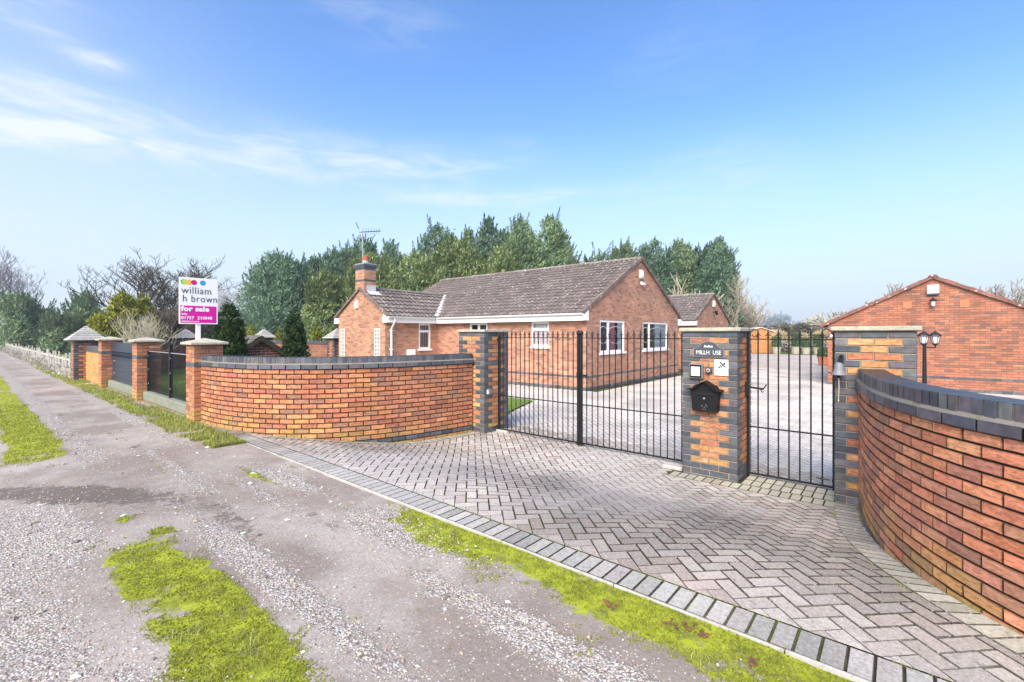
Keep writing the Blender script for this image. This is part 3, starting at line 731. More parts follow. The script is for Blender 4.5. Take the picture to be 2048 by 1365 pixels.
def curved_wall(path, side, label, pal, d_end, smooth_clay):
    """side: which way (unit z sign) the driveway lies; the driveway face and the back are both real brick"""
    m = path.at(path.L / 2)
    r = empty('garden_wall', (m.x, m.y, 0), label, 'garden wall', 'curved brick entrance walls')
    mb = MB(); cp = MB(); T = .215
    def frame(d):
        t = path.tan(d); n = V(-t.y, t.x, 0) * side   # n points to the driveway
        return path.at(d), t, n
    def lay(mbx, d0, L, z, H, col, m, off=0.0, D=BD, ch=.005):
        p, t, n = frame(d0 + L / 2)
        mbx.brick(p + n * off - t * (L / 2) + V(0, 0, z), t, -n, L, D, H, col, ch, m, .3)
    def lay_back(d0, L, z, col):
        p, t, n = frame(d0 + L / 2); mb.brick(p - n * T + t * (L / 2) + V(0, 0, z), -t, n, L, BD, BH, col, .004, 0)
    zb = -.095
    for k in range(18):
        z = zb + k * RH; d = -(.1128 if k % 2 else 0)
        while d < d_end:
            a, b = max(d, 0), min(d + BL, d_end)
            if b - a > .03:
                p = path.at((a + b) / 2); gl = gz(p.x, p.y)
                if z + BH > gl - .02:
                    if k == 2: c, mi = bcol(BLUE), 1
                    else:
                        c = bcol(pal, z, gl, .6, .38); mi = 0
                        if random.random() < .12: c = mixc(c, S(140, 110, 96), .6)
                    lay(mb, a, b - a, z, BH, c, mi)
                    if k > 3: lay_back(a, b - a, z, bcol(pal, z))
            d += .2255
    # mortar core
    n = 60; ring = []
    for i in range(n + 1):
        p, t, nn = frame(d_end * i / n); ring.append((p - nn * .013, p - nn * (T - .013)))
    zt = zb + 18 * RH - .005
    for i in range(n):
        a, b = ring[i]; c, e = ring[i + 1]; Z0, Z1 = V(0, 0, -.15), V(0, 0, zt)
        for q in ([a + Z0, c + Z0, c + Z1, a + Z1], [e + Z0, b + Z0, b + Z1, e + Z1], [a + Z1, c + Z1, e + Z1, b + Z1]): mb.poly(q, (.1, .09, .08), 2)
    mb.build('brickwork', [M['brick'], M['blue_brick'], M['mortar_dark']], r)
    # oversailing blue stretchers, mortar fillet, brick on edge
    z = zt + .001; d = 0
    while d < d_end - .02:
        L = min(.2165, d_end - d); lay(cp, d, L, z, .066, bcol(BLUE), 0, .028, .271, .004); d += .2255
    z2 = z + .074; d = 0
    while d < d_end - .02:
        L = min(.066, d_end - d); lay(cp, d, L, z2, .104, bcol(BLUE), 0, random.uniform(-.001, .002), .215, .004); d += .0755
    for i in range(n):
        f0, f1 = frame(d_end * i / n), frame(d_end * (i + 1) / n)
        for (o0, za, o1, zc) in ((.024, z + .064, -.003, z2 + .016), (-.005, z2, -.005, z2 + .097), (-.21, z2, -.21, z2 + .097), (-.005, z2 + .1008, -.21, z2 + .1008), (.02, z + .066, -.23, z + .066)):
            q = [f0[0] + f0[2] * o0 + V(0, 0, za), f1[0] + f1[2] * o0 + V(0, 0, za), f1[0] + f1[2] * o1 + V(0, 0, zc), f0[0] + f0[2] * o1 + V(0, 0, zc)]
            cp.poly(q if side * 1 > 0 else q[::-1], (.1, .09, .08), 1)
    cp.build('coping', [M['blue_brick'], M['mortar_mid']], r)
    return r
M['mortar_mid'] = mortar('fillet_mortar', (.19, .175, .15), .5)
curved_wall(LEFT, 1, 'curved orange brick wall with blue coping running from the sign pillar to the gates', ORANGE, LEFT.L, False)
curved_wall(RIGHT, -1, 'curved red brick wall with blue coping in the right foreground', RED, RIGHT.L - .5, True)

# ------------------------------------------------------------------ lane frontage left of the sign
def lane_pillar(x1, y0, label):
    w = .44; x0 = x1 - w; r = empty('brick_pillar', (x0 + w / 2, y0 + w / 2, LANE - .02), label, 'brick pillar', 'stone capped brick pillars along the lane')
    z0 = .18; rows = 19
    def colour(f, k, i, n, full):
        if k == 14: return bcol(BLUE), 1
        return bcol(ORANGE, z0 + k * RH, .25, .8, .45), 0
    mb = MB(); pillar_shell(mb, x0, y0, w, z0, rows, colour)
    mb.build('brickwork', [M['brick'], M['blue_brick'], M['mortar_pale']], r)
    cp = MB(); zt = z0 + rows * RH - .004; a, b = x0 - .07, x1 + .07; c, d = y0 - .07, y0 + w + .07
    cp.bbox(a, b, c, d, zt, zt + .045, .008)
    ap = ((a + b) / 2, (c + d) / 2, zt + .115); e = .012; zz = zt + .044
    q = [(a + e, c + e, zz), (b - e, c + e, zz), (b - e, d - e, zz), (a + e, d - e, zz)]
    for i in range(4): cp.poly([q[i], q[(i + 1) % 4], ap])
    cp.build('cap', M['stone_cap'], r); return r
lane_pillar(-9.11, 2.50, 'stone capped brick pillar directly below the for sale board')
lane_pillar(-13.06, 2.49, 'stone capped brick pillar between the dark sheet panel and the black railings')
lane_pillar(-16.98, 2.46, 'stone capped brick pillar between the mossy wall and the dark sheet panel')

def pyramid_pillar(x, y, label, far=False, w=.665):
    """x, y: centre"""
    r = empty('capped_pillar', (x, y, .1), label, 'pillar', 'pillars with stepped pyramid caps')
    mb = MB(); z0 = .0; rows = 21
    def colour(f, k, i, n, full):
        if i in (0, n - 1) and (full or f == 'none') or k >= rows - 1: return bcol(BLUE), 1
        return bcol(ORANGE, z0 + k * RH, .2, .5, .3), 0
    pillar_shell(mb, x - w / 2, y - w / 2, w, z0, rows, colour)
    mb.build('brickwork', [M['brick'], M['blue_brick'], M['mortar_dark']], r)
    cp = MB(); zt = z0 + rows * RH - .004; h = w / 2 + .15; n = 7
    for i in range(n):
        hh = h * (1 - i / n) + .01; z = zt + i * .066
        hh2 = max(.02, hh - .055)
        b0 = [(x - hh, y - hh), (x + hh, y - hh), (x + hh, y + hh), (x - hh, y + hh)]; b1 = [(x - hh2, y - hh2), (x + hh2, y - hh2), (x + hh2, y + hh2), (x - hh2, y + hh2)]
        for j in range(4):
            p, q_, s_, t_ = b0[j], b0[(j + 1) % 4], b1[(j + 1) % 4], b1[j]
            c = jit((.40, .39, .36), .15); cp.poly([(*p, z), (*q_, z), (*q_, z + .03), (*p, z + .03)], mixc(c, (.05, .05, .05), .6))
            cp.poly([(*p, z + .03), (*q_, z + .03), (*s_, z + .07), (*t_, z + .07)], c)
        cp.poly([(*p, z) for p in b0[::-1]], (.1, .1, .1))
        cp.poly([(*p, z + .07) for p in b1], (.3, .3, .28))
    cp.build('cap', M['cap_tile'], r); return r
M['cap_tile'] = attr_mat('stepped_cap_tile', .85, .2, .3, 16, .4, 50)
pyramid_pillar(-20.6, 2.6, 'brick pillar with pyramid cap at the lane corner beside the old fence')
pyramid_pillar(-27.9, 7.3, 'pyramid capped brick pillar just behind the for sale post')
pyramid_pillar(-26.9, 10.7, 'pyramid capped brick pillar showing over the little brick outbuilding')
pyramid_pillar(-20.4, 11.4, 'slate grey pyramid capped pillar beside the trellised gable')

def straight_wall(name, a, b, T, z0, z1, matk, label, coping=True, front=-1):
    """wall between plan points a and b"""
    a, b = V(*a, 0), V(*b, 0); t = (b - a).normalized(); n = V(t.y, -t.x, 0); L = (b - a).length
    r = empty(name, tuple((a + b) / 2), label, 'garden wall')
    mb = MB()
    for s in (1, -1):
        p, q = (a + n * (T / 2), b + n * (T / 2)) if s > 0 else (b - n * (T / 2), a - n * (T / 2))
        mb.poly([p + V(0, 0, z0), q + V(0, 0, z0), q + V(0, 0, z1), p + V(0, 0, z1)], uv=[(0, z0), (L, z0), (L, z1), (0, z1)])
    mb.build('brickwork', M[matk], r)
    cp = MB(); c = n * (T / 2 + .02); Z = V(0, 0, z1)
    cp.obox(a - c + Z, t * L, c * 2, V(0, 0, .066), (.06, .065, .075))
    d = 0; c = n * (T / 2)
    while d < L:
        cp.obox(a - c + t * d + Z + V(0, 0, .066), t * min(.067, L - d), c * 2, V(0, 0, .104), bcol(BLUE)); d += .0755
    cp.build('coping', M['blue_brick'], r); return r
straight_wall('garden_wall', (-17.42, 2.66), (-20.28, 2.66), .2, .1, 1.24, 'yellow_wall', 'short mossy yellowish brick wall beside the pyramid capped lane pillar')
straight_wall('garden_wall', (-20.8, 2.95), (-27.6, 7.1), .22, .0, 1.28, 'old_wall', 'dark brick garden wall seen through the black railings')
straight_wall('garden_wall', (-27.8, 7.6), (-26.95, 10.4), .22, .0, 1.28, 'old_wall', 'brick garden wall between two far pyramid capped pillars')
straight_wall('garden_wall', (-26.6, 10.75), (-20.75, 11.35), .22, .0, 1.28, 'old_wall', 'brick garden wall behind the round dark conifer, ending at the grey capped pillar')

# plinths, sheet panel and railings between the lane pillars
def plinth(x0, x1, label):
    r = empty('plinth', ((x0 + x1) / 2, 2.7, LANE), label, 'plinth', 'concrete plinths between the lane pillars')
    mb = MB(); mb.bbox(x0, x1, 2.60, 2.80, .31, .50, .012); mb.build('concrete_beam', M['concrete'], r)
    fb = MB(); x = x0
    while x < x1 - .05:
        L = min(.2165, x1 - x); fb.brick(V(x, 2.625, .235), V(1, 0, 0), V(0, 1, 0), L, .1, .066, bcol(ORANGE, .2, .2, .4)); x += .2255
    fb.build('brick_footing', M['brick'], r)
plinth(-13.055, -9.555, 'mossy concrete plinth under the black railings')
plinth(-16.975, -13.505, 'mossy concrete plinth under the dark sheet panel')
r = empty('sheet_panel', (-15.2, 2.7, .5), 'dark navy sheet metal panel between two lane pillars', 'metal panel')
mb = MB(); mb.bbox(-16.96, -13.52, 2.69, 2.705, .50, 1.56, .003)
for z in (.62, .78, .94, 1.10): mb.box(-16.95, -13.53, 2.684, 2.69, z, z + .01)
mb.build('sheet', M['navy_metal'], r)
mb = MB()
for z in (1.14, 1.32): mb.bbox(-16.97, -13.51, 2.655, 2.688, z, z + .03, .003)
mb.build('rail', M['navy_metal'], r)
mb = MB()
for i in range(26):
    mb = MB(); x = -16.9 + i * .132
    mb.prism([(0, 0), (.018, 0), (.05, .06), (.075, .062), (.085, .075), (.075, .088), (.05, .09), (.018, .15), (0, .15), (.03, .075)], (x, 2.664, 1.17), (1, 0, 0), (0, 0, 1), (0, .016, 0))
    mb.build('scroll', M['navy_metal'], r)
for x in (-16.6, -14.0):
    for z in (.72, 1.05): mb = MB(); mb.lathe((x, 2.68, z), [(.002, -.02), (.02, -.01), (.02, .01), (.002, .02)], 8); mb.build('bolt_head', M['grey_metal'], r)

r = empty('railings', (-11.3, 2.7, .5), 'black metal railings with thin bars above a concrete plinth', 'railings')
for x, h in ((-13.02, 1.42), (-11.31, 1.56), (-9.60, 1.42)):
    mb = MB(); mb.bbox(x - .03, x + .03, 2.67, 2.73, .50, h, .004)
    if h > 1.5: mb.bbox(x - .036, x + .036, 2.664, 2.736, h + .001, h + .02, .004)
    for z in (.68, 1.0, 1.3): mb.lathe((x + .033, 2.685, z), [(.002, -.012), (.012, 0), (.002, .012)], 8, m=1)
    mb.build('post', [M['black_metal'], M['grey_metal']], r)
for z in (.56, 1.40):
    mb = MB(); mb.box(-12.985, -11.345, 2.69, 2.71, z, z + .016); mb.box(-11.275, -9.635, 2.69, 2.71, z, z + .016); mb.build('rail', M['black_metal'] if z < 1 else M['grey_metal'], r)
bar = MB(); bar.tube((0, 0, 0), (0, 0, .93), .0042, n=6); b0 = None
for i in range(66):
    x = -12.95 + i * .0503
    if abs(x + 11.31) < .05: continue
    if b0 is None: b0 = bar.build('bar', M['black_metal'], r, local=True); o = b0
    else: o = b0.copy(); COL.objects.link(o)
    o.location = V(x, 2.7, .51) - ROOT[r.name]

# for sale board
def text_mesh(name, s, size, mat_, parent, o, ax, nrm, extrude=.0015, align='LEFT', xs=1.0, bold=0.0, spacing=1.0, width=None):
    cu = bpy.data.curves.new(name, 'FONT'); cu.body = s; cu.size = size; cu.extrude = extrude; cu.align_x = align; cu.offset = bold; cu.space_character = spacing; cu.resolution_u = 4
    tmp = bpy.data.objects.new(name, cu); COL.objects.link(tmp)
    dg = bpy.context.evaluated_depsgraph_get(); dg.update()
    me = bpy.data.meshes.new_from_object(tmp.evaluated_get(dg)); bpy.data.objects.remove(tmp); bpy.data.curves.remove(cu)
    ax, nrm, o = Vector(ax), Vector(nrm), Vector(o); r = parent
    if width: xx = [v.co.x for v in me.vertices]; xs = width / (max(xx) - min(xx))
    while r.parent is not None: r = r.parent
    for v in me.vertices:
        v.co = o + ax * (v.co.x * xs) + V(0, 0, v.co.y) + nrm * v.co.z - ROOT[r.name]
    me.materials.clear(); me.materials.append(mat_); me.name = name
    ob = bpy.data.objects.new(name, me); COL.objects.link(ob); ob.parent = parent; return ob
r = empty('for_sale_sign', (-9.68, 2.72, LANE), 'white and magenta estate agent for sale board on a white post', 'sign')
mb = MB(); mb.bbox(-9.705, -9.655, 2.685, 2.755, .2, 2.79, .004); mb.build('post', M['white'], r)
bd = MB(); bx, y0, y1, z0, z1 = -9.650, 2.42, 3.02, 1.975, 2.80
bd.bbox(bx, bx + .012, y0, y1, z0, z1, .002); board = bd.build('board', M['sign_white'], r)
f = bx + .012
mb = MB(); mb.box(f, f + .001, y0 + .02, y1 - .02, z0 + .02, z0 + .325); mb.build('magenta_panel', M['sign_pink'], board)
def disc(name, y, z, rad, k, off):
    mb = MB(); n = 28; mb.poly([(f + off, y + rad * math.cos(2 * math.pi * i / n), z + rad * math.sin(2 * math.pi * i / n)) for i in range(n)])
    mb.build(name, M['dot_' + k], board)
zc = 2.716
disc('dot', 2.492, zc, .046, 'green', .001)
disc('dot', 2.507, zc, .044, 'lime', .0015)
disc('dot', 2.548, zc, .045, 'amber', .002); disc('dot', 2.568, zc, .046, 'orange', .0018)
disc('dot', 2.645, zc, .045, 'cerise', .0025); disc('dot', 2.782, zc, .046, 'blue', .001)
Yax, Nx = (0, 1, 0), (1, 0, 0)
text_mesh('lettering', 'william', .175, M['ink'], board, (f + .002, 2.455, 2.515), Yax, Nx, bold=-.001, spacing=1.08, width=.455)
text_mesh('lettering', 'h brown', .175, M['ink'], board, (f + .002, 2.468, 2.370), Yax, Nx, bold=-.001, spacing=1.10, width=.525)
text_mesh('lettering', 'for sale', .118, M['sign_white'], board, (f + .003, 2.452, 2.205), Yax, Nx, bold=.0055, spacing=1.08, width=.435)
text_mesh('lettering', 'Selby', .042, M['sign_white'], board, (f + .003, 2.455, 2.138), Yax, Nx, bold=.001)
text_mesh('lettering', '01757  210040', .076, M['sign_white'], board, (f + .003, 2.453, 2.058), Yax, Nx, bold=.0018, spacing=1.10, width=.475)
text_mesh('lettering', 'williamhbrown.co.uk', .032, M['sign_white'], board, (f + .003, 2.455, 2.012), Yax, Nx, bold=.0006)

# ------------------------------------------------------------------ gates
def finial_mesh():
    mb = MB()
    mb.lathe((0, 0, 0), [(.008, 0), (.008, .012), (.016, .018), (.016, .026), (.007, .032), (.009, .042), (.020, .05), (.018, .058), (.010, .066), (.013, .074), (.002, .122)], 8)
    for s in (1, -1):
        mb.tube((s * .008, 0, .052), (s * .028, 0, .040), .006, .004, 6); mb.tube((s * .028, 0, .040), (s * .031, 0, .055), .004, .002, 6)
    return mb
FIN = None
def leaf_gate(name, x0, x1, y, n, stile_l, stile_r, z_low, label, group, zb=.05):
    global FIN
    r = empty(name, (x0, y, 0), label, 'gate', group)
    for x, (h, w) in ((x0 + .0, stile_l), (x1, stile_r)):
        mb = MB(); mb.bbox(x - w / 2, x + w / 2, y - w / 2, y + w / 2, zb - .02, h, .003, m=0); mb.build('stile', M['black_metal'], r)
    for z, hh in ((zb, .022), (z_low, .016), (1.725, .014)):
        mb = MB(); mb.bbox(x0 + stile_l[1] / 2, x1 - stile_r[1] / 2, y - .011, y + .011, z, z + hh, .002); mb.build('rail', M['black_metal'], r)
    proto = None
    for i in range(n):
        x = x0 + (x1 - x0) * (i + 1) / (n + 1)
        if proto is None:
            mb = MB(); mb.tube((0, 0, 0), (0, 0, 1.74 - zb), .0085, n=8); proto = mb.build('bar', M['black_metal'], r, local=True)
            fo = finial_mesh().build('finial', M['black_metal'], proto, local=True, smooth=False); fo.location = (0, 0, 1.735 - zb); o = proto
        else: o = copy_tree(proto, r)
        o.location = V(x - x0, 0, zb)
    return r
YG = 6.37
DG1 = leaf_gate('driveway_gate', -5.655, -3.945, YG, 16, (1.80, .040), (1.78, .042), .655, 'left leaf of the black spear topped driveway gates, hinged on the far pillar', 'pair of black driveway gates', .035)
DG2 = leaf_gate('driveway_gate', -3.895, -2.185, YG, 16, (1.78, .042), (1.73, .030), .655, 'right leaf of the black spear topped driveway gates, hinged on the plaque pillar', 'pair of black driveway gates', .035)
for rr, xx in ((DG1, -3.945), (DG2, -3.895)):
    mb = MB(); mb.lathe((xx, YG, 1.775), [(.012, 0), (.03, .012), (.038, .035), (.03, .06), (.012, .075), (.004, .085)], 12)
    for k in range(5): mb.tube((xx, YG - .02, 1.80), (xx + .035 * math.cos(k * 1.25), YG - .03, 1.82 + .03 * math.sin(k * 1.25)), .006, .004, 6)
    mb.build('knob', M['black_metal'], rr)
mb = MB(); mb.path([(-3.87, YG - .03, .03), (-3.87, YG - .03, .40), (-3.84, YG - .03, .42)], .009)
for z in (.12, .25): mb.box(-3.9, -3.845, YG - .045, YG - .015, z, z + .018)
mb.build('drop_bolt', M['black_metal'], DG2)
mb = MB(); mb.box(-3.95, -3.78, YG - .035, YG - .02, 1.12, 1.15); mb.lathe((-3.78, YG - .04, 1.13), [(.004, -.02), (.02, -.01), (.02, .01), (.004, .02)], 10); mb.box(-3.95, -3.9, YG - .06, YG - .02, 1.10, 1.18); mb.build('latch', M['black_metal'], DG2)
for rr, xx, sgn in ((DG1, -5.655, 1),):
    for z in (.09, 1.70):
        mb = MB(); mb.tube((xx - .06, YG, z), (xx, YG, z), .011); mb.tube((xx, YG, z - .03), (xx, YG, z + .03), .02, n=10); mb.build('hinge', M['black_metal'], rr)
for z in (.12, 1.70):
    mb = MB(); mb.tube((-2.185, YG, z), (-2.14, YG, z), .011); mb.tube((-2.185, YG, z - .03), (-2.185, YG, z + .03), .018, n=10); mb.build('hinge', M['black_metal'], DG2)
mb = MB()
for i in range(15):
    a = i / 14 * math.pi * 1.5; 
    p = (-5.70 - .045 * math.cos(a) + .02, YG - .03, 1.74 + .06 * math.sin(a)); 
    if i: mb.tube(pp, p, .009, n=6)
    pp = p
mb.build('scroll', M['black_metal'], DG1)
PG = leaf_gate('pedestrian_gate', -1.455, -.560, 6.40, 7, (1.87, .030), (1.87, .030), .62, 'narrow black spear topped pedestrian gate between the plaque and bell pillars', None, .03)
for sx, xx in ((1, -1.44), (-1, -.575)):
    mb = MB(); pp = None
    for i in range(22):
        a = i / 21 * 2 * math.pi * .95; rad = .055 * (1 - .4 * i / 21)
        p = (xx + sx * (.06 - rad * math.cos(a)), 6.40, 1.80 + rad * math.sin(a) * 1.1)
        if pp: mb.tube(pp, p, .006, n=6)
        pp = p
    mb.build('scroll', M['black_metal'], PG)
mb = MB(); mb.bbox(-1.475, -1.43, 6.33, 6.37, 1.02, 1.20, .003); mb.tube((-1.46, 6.35, 1.13), (-1.27, 6.33, 1.12), .013); mb.path([(-1.27, 6.33, 1.12), (-1.25, 6.31, 1.15), (-1.23, 6.31, 1.18)], .007); mb.path([(-1.30, 6.33, 1.11), (-1.285, 6.33, 1.08), (-1.265, 6.33, 1.085)], .006)
mb.build('latch', M['black_metal'], PG)
mb = MB(); mb.tube((-.575, 6.40, .11), (-.52, 6.36, .11), .012); mb.tube((-.575, 6.40, 1.62), (-.52, 6.38, 1.62), .012); mb.tube((-.60, 6.38, .12), (-.73, 6.37, .13), .008); mb.build('hinge', M['black_metal'], PG)

# ------------------------------------------------------------------ things on the pillars
YF = 6.00   # front of the plaque pillar
def zpx(y, d): return EYE - (y - 668) / FPX * d
r = empty('house_name_plaque', (-1.81, YF - .012, 1.6), 'grey arched name plaque with white letters on the middle pillar', 'name plaque')
out = [(-.19, 0), (.19, 0), (.19, .10), (.172, .115)] + [(.172 - .06 * k / 6, .115 + .018 * (k / 6) ** 2) for k in range(1, 6)] + [(.125 * math.cos(a), .115 + .085 * math.sin(a)) for a in np.linspace(.25, math.pi - .25, 15)] + [(-.172 + .06 * k / 6, .115 + .018 * (k / 6) ** 2) for k in range(5, 0, -1)] + [(-.172, .115), (-.19, .10)]
PZ = 1.505
mb = MB(); mb.prism(out, (-1.815, YF - .003, PZ), (1, 0, 0), (0, 0, 1), (0, -.014, 0)); mb.build('rim', M['plaque_edge'], r)
inn = [(a * .93, .007 + z * .93) for a, z in out]
mb = MB(); mb.prism(inn, (-1.815, YF - .017, PZ), (1, 0, 0), (0, 0, 1), (0, -.002, 0)); mb.build('face', M['plaque'], r)
text_mesh('lettering', 'MILLH  USE', .074, M['sign_white'], r, (-1.815, YF - .0195, PZ + .036), (1, 0, 0), (0, -1, 0), .001, 'CENTER', width=.30, bold=-.0006)
mb = MB()
for k in range(7):
    a = -1.815 + (k - 3) * .014; mb.lathe((a, YF - .021, PZ + .135 + .006 * math.cos(k * 1.9)), [(.002, -.008), (.009, 0), (.002, .010)], 7)
mb.path([(-1.87, YF - .021, PZ + .128), (-1.76, YF - .021, PZ + .128)], .003)
mb.build('floral_motif', M['sign_white'], r)
mb = MB()
for a in (-.165, .165): mb.lathe((-1.815 + a, YF - .02, PZ + .05), [(.001, -.006), (.006, 0), (.001, .006)], 8)
mb.build('screw', M['black_metal'], r)

r = empty('bee_plaque', (-1.66, YF - .01, 1.35), 'small white square tile with a black bee on the middle pillar', 'plaque')
mb = MB(); mb.bbox(-1.745, -1.585, YF - .014, YF - .004, 1.285, 1.48, .002); mb.build('tile', M['sign_white'], r)
mb = MB(); c0 = V(-1.662, YF - .0155, 1.405); ax = V(.78, 0, .62); bx_ = V(-.62, 0, .78)
def ell(cx, cz, ra, rb, n=14): cx, cz, ra, rb = cx * 1.3, cz * 1.3, ra * 1.35, rb * 1.4; mb.poly([c0 + ax * (cx + ra * math.cos(2 * math.pi * i / n)) + bx_ * (cz + rb * math.sin(2 * math.pi * i / n)) for i in range(n)][::-1])
ell(.034, 0, .010, .012); ell(.014, 0, .008, .019); ell(-.006, 0, .006, .021); ell(-.022, 0, .005, .016); ell(-.033, 0, .004, .009)
ell(.012, .028, .008, .012); ell(.020, -.026, .007, .010)
for e in ((-.048, 0, -.04, 0), (.044, .004, .056, .014), (.044, -.004, .058, -.010)):
    mb.tube(c0 + ax * e[0] + bx_ * e[1], c0 + ax * e[2] + bx_ * e[3], .0012, n=5)
mb.build('bee_mark', M['ink'], r)

r = empty('intercom', (-1.955, YF - .03, 1.30), 'square gate intercom in a pale hood on the middle pillar', 'intercom')
mb = MB(); mb.bbox(-2.045, -1.875, YF - .055, YF - .004, 1.235, 1.42, .006); mb.build('hood', M['plaque_edge'], r)
mb = MB(); mb.bbox(-2.032, -1.888, YF - .060, YF - .0555, 1.248, 1.408, .002); mb.build('bezel', M['black_plastic'], r)
mb = MB(); mb.bbox(-2.015, -1.905, YF - .064, YF - .0605, 1.268, 1.385, .002); mb.build('panel', M['pane_light'], r)
mb = MB(); mb.box(-1.99, -1.93, YF - .066, YF - .0645, 1.30, 1.36); mb.build('screen', M['lantern_glass'], r)
r = empty('bell_push', (-1.812, YF - .02, 1.34), 'round dark bell push beside the gate intercom', 'bell push')
def disc_y(mb, x, z, prof, y=YF): # lathe about the y axis
    n = 18; vs = []; 
    for rad, d in prof:
        for i in range(n): vs.append((x + rad * math.cos(2 * math.pi * i / n), y - d, z + rad * math.sin(2 * math.pi * i / n)))
    k = len(prof); fs = [(j * n + i, j * n + (i + 1) % n, (j + 1) * n + (i + 1) % n, (j + 1) * n + i) for j in range(k - 1) for i in range(n)]
    fs.append(tuple(range((k - 1) * n, k * n))); mb.mesh(vs, fs, (.5, .5, .5))
mb = MB(); disc_y(mb, -1.812, 1.345, [(.044, .004), (.044, .03), (.038, .04), (.001, .041)]); mb.build('housing', M['plaque'], r)
mb = MB(); disc_y(mb, -1.812, 1.345, [(.026, .041), (.024, .046), (.001, .047)]); mb.build('ring', M['grey_metal'], r)
mb = MB(); disc_y(mb, -1.812, 1.345, [(.010, .047), (.008, .053), (.001, .054)]); mb.build('button', M['blue_plastic'], r)

# letterbox: tapered body under an arched lid
r = empty('letterbox', (-1.83, YF - .06, .95), 'black wall letterbox with an arched lid on the middle pillar', 'letterbox')
LX, LZ = -1.838, .835
body = [(-.145, 0), (.145, 0), (.168, .26), (-.168, .26)]
mb = MB(); mb.prism(body, (LX, YF - .004, LZ), (1, 0, 0), (0, 0, 1), (0, -.105, 0)); mb.build('body', M['black_plastic'], r)
arch = [(-.16, .262), (.16, .262)] + [(.15 * math.cos(a), .275 + .075 * math.sin(a)) for a in np.linspace(.12, math.pi - .12, 13)]
mb = MB(); mb.prism(arch, (LX, YF - .004, LZ), (1, 0, 0), (0, 0, 1), (0, -.100, 0)); mb.build('gable', M['black_plastic'], r)
top = [(-.205 + .41 * i / 24, .262 + .105 * math.exp(-((i - 12) / 5.6) ** 2)) for i in range(25)]
ol = top + [(a, z - .012) for a, z in top[::-1]]
mb = MB(); vs = []; nT = len(top)
for a, z in top: vs += [(LX + a, YF - .003, LZ + z + .012), (LX + a, YF - .150, LZ + z + .006), (LX + a, YF - .150, LZ + z - .004), (LX + a, YF - .003, LZ + z)]
fs = []
for i in range(nT - 1):
    for j in range(4): fs.append((i * 4 + j, i * 4 + (j + 1) % 4, (i + 1) * 4 + (j + 1) % 4, (i + 1) * 4 + j))
fs += [(0, 3, 2, 1), tuple((nT - 1) * 4 + j for j in range(4))]
mb.mesh(vs, [f[::-1] for f in fs], (.5, .5, .5)); mb.build('lid', M['black_plastic'], r)
mb = MB(); mb.bbox(LX - .125, LX + .125, YF - .120, YF - .1095, LZ + .205, LZ + .235, .003); mb.build('flap', M['black_metal'], r)
mb = MB(); disc_y(mb, LX, LZ + .165, [(.011, .109), (.011, .118), (.001, .119)]); mb.build('lock', M['grey_metal'], r)
mb = MB()
for a, z in ((-.03, .07), (.0, .055), (.03, .065), (.012, .03), (-.015, .03), (.02, .085)): disc_y(mb, LX + a, LZ + z, [(.004, .1095), (.001, .111)])
mb.build('vent_hole', M['grey_metal'], r)

# bell on the right pillar
r = empty('gate_bell', (-.47, 5.90, 1.4), 'small grey hanging bell with a cord on the right gate pillar', 'bell')
bx0, by0 = -.475, 5.885
mb = MB(); mb.path([(bx0 + .02, 5.968, 1.545), (bx0 + .01, 5.95, 1.56), (bx0, by0 + .01, 1.555), (bx0, by0, 1.52), (bx0, by0, 1.49)], .008); mb.bbox(bx0 + .005, bx0 + .035, 5.955, 5.9685, 1.49, 1.58, .003); mb.build('bracket', M['black_metal'], r)
mb = MB(); mb.lathe((bx0, by0, 1.37), [(.068, 0), (.064, .006), (.050, .035), (.042, .07), (.040, .10), (.026, .125), (.008, .132)], 18); mb.build('bell_body', M['plaque_edge'], r, smooth=True)
mb = MB(); mb.lathe((bx0, by0, 1.35), [(.004, -.012), (.014, 0), (.004, .02)], 10); mb.build('clapper', M['black_metal'], r)
mb = MB(); mb.path([(bx0, by0, 1.345), (bx0 + .003, by0, 1.24), (bx0 - .002, by0, 1.12)], .004); mb.lathe((bx0 - .002, by0, 1.10), [(.002, -.02), (.008, 0), (.003, .02)], 8); mb.build('cord', M['rope'], r)
# grey socket cover on the left pillar
r = empty('gate_sensor', (-5.7, 6.10, .78), 'small pale grey gate sensor on the corner of the left gate pillar', 'sensor')
mb = MB(); mb.bbox(-5.706, -5.64, 6.08, 6.15, .70, .80, .006); mb.build('casing', M['plaque_edge'], r)
mb = MB(); mb.bbox(-5.69, -5.655, 6.071, 6.0795, .71, .78, .003); mb.build('lens', M['lantern_glass'], r)
# slab gate stops
for (x, y, lab) in ((-2.30, 6.15, 'pale stone slab at the foot of the middle pillar'), (-5.55, 6.40, 'dark stone block under the hinge of the left driveway gate')):
    mb = MB(); mb.bbox(x - .15, x + .12, y - .08, y + .10, -.02, .035, .012); tag(mb.build('stone_slab', M['grey_concrete']), lab, 'stone slab')
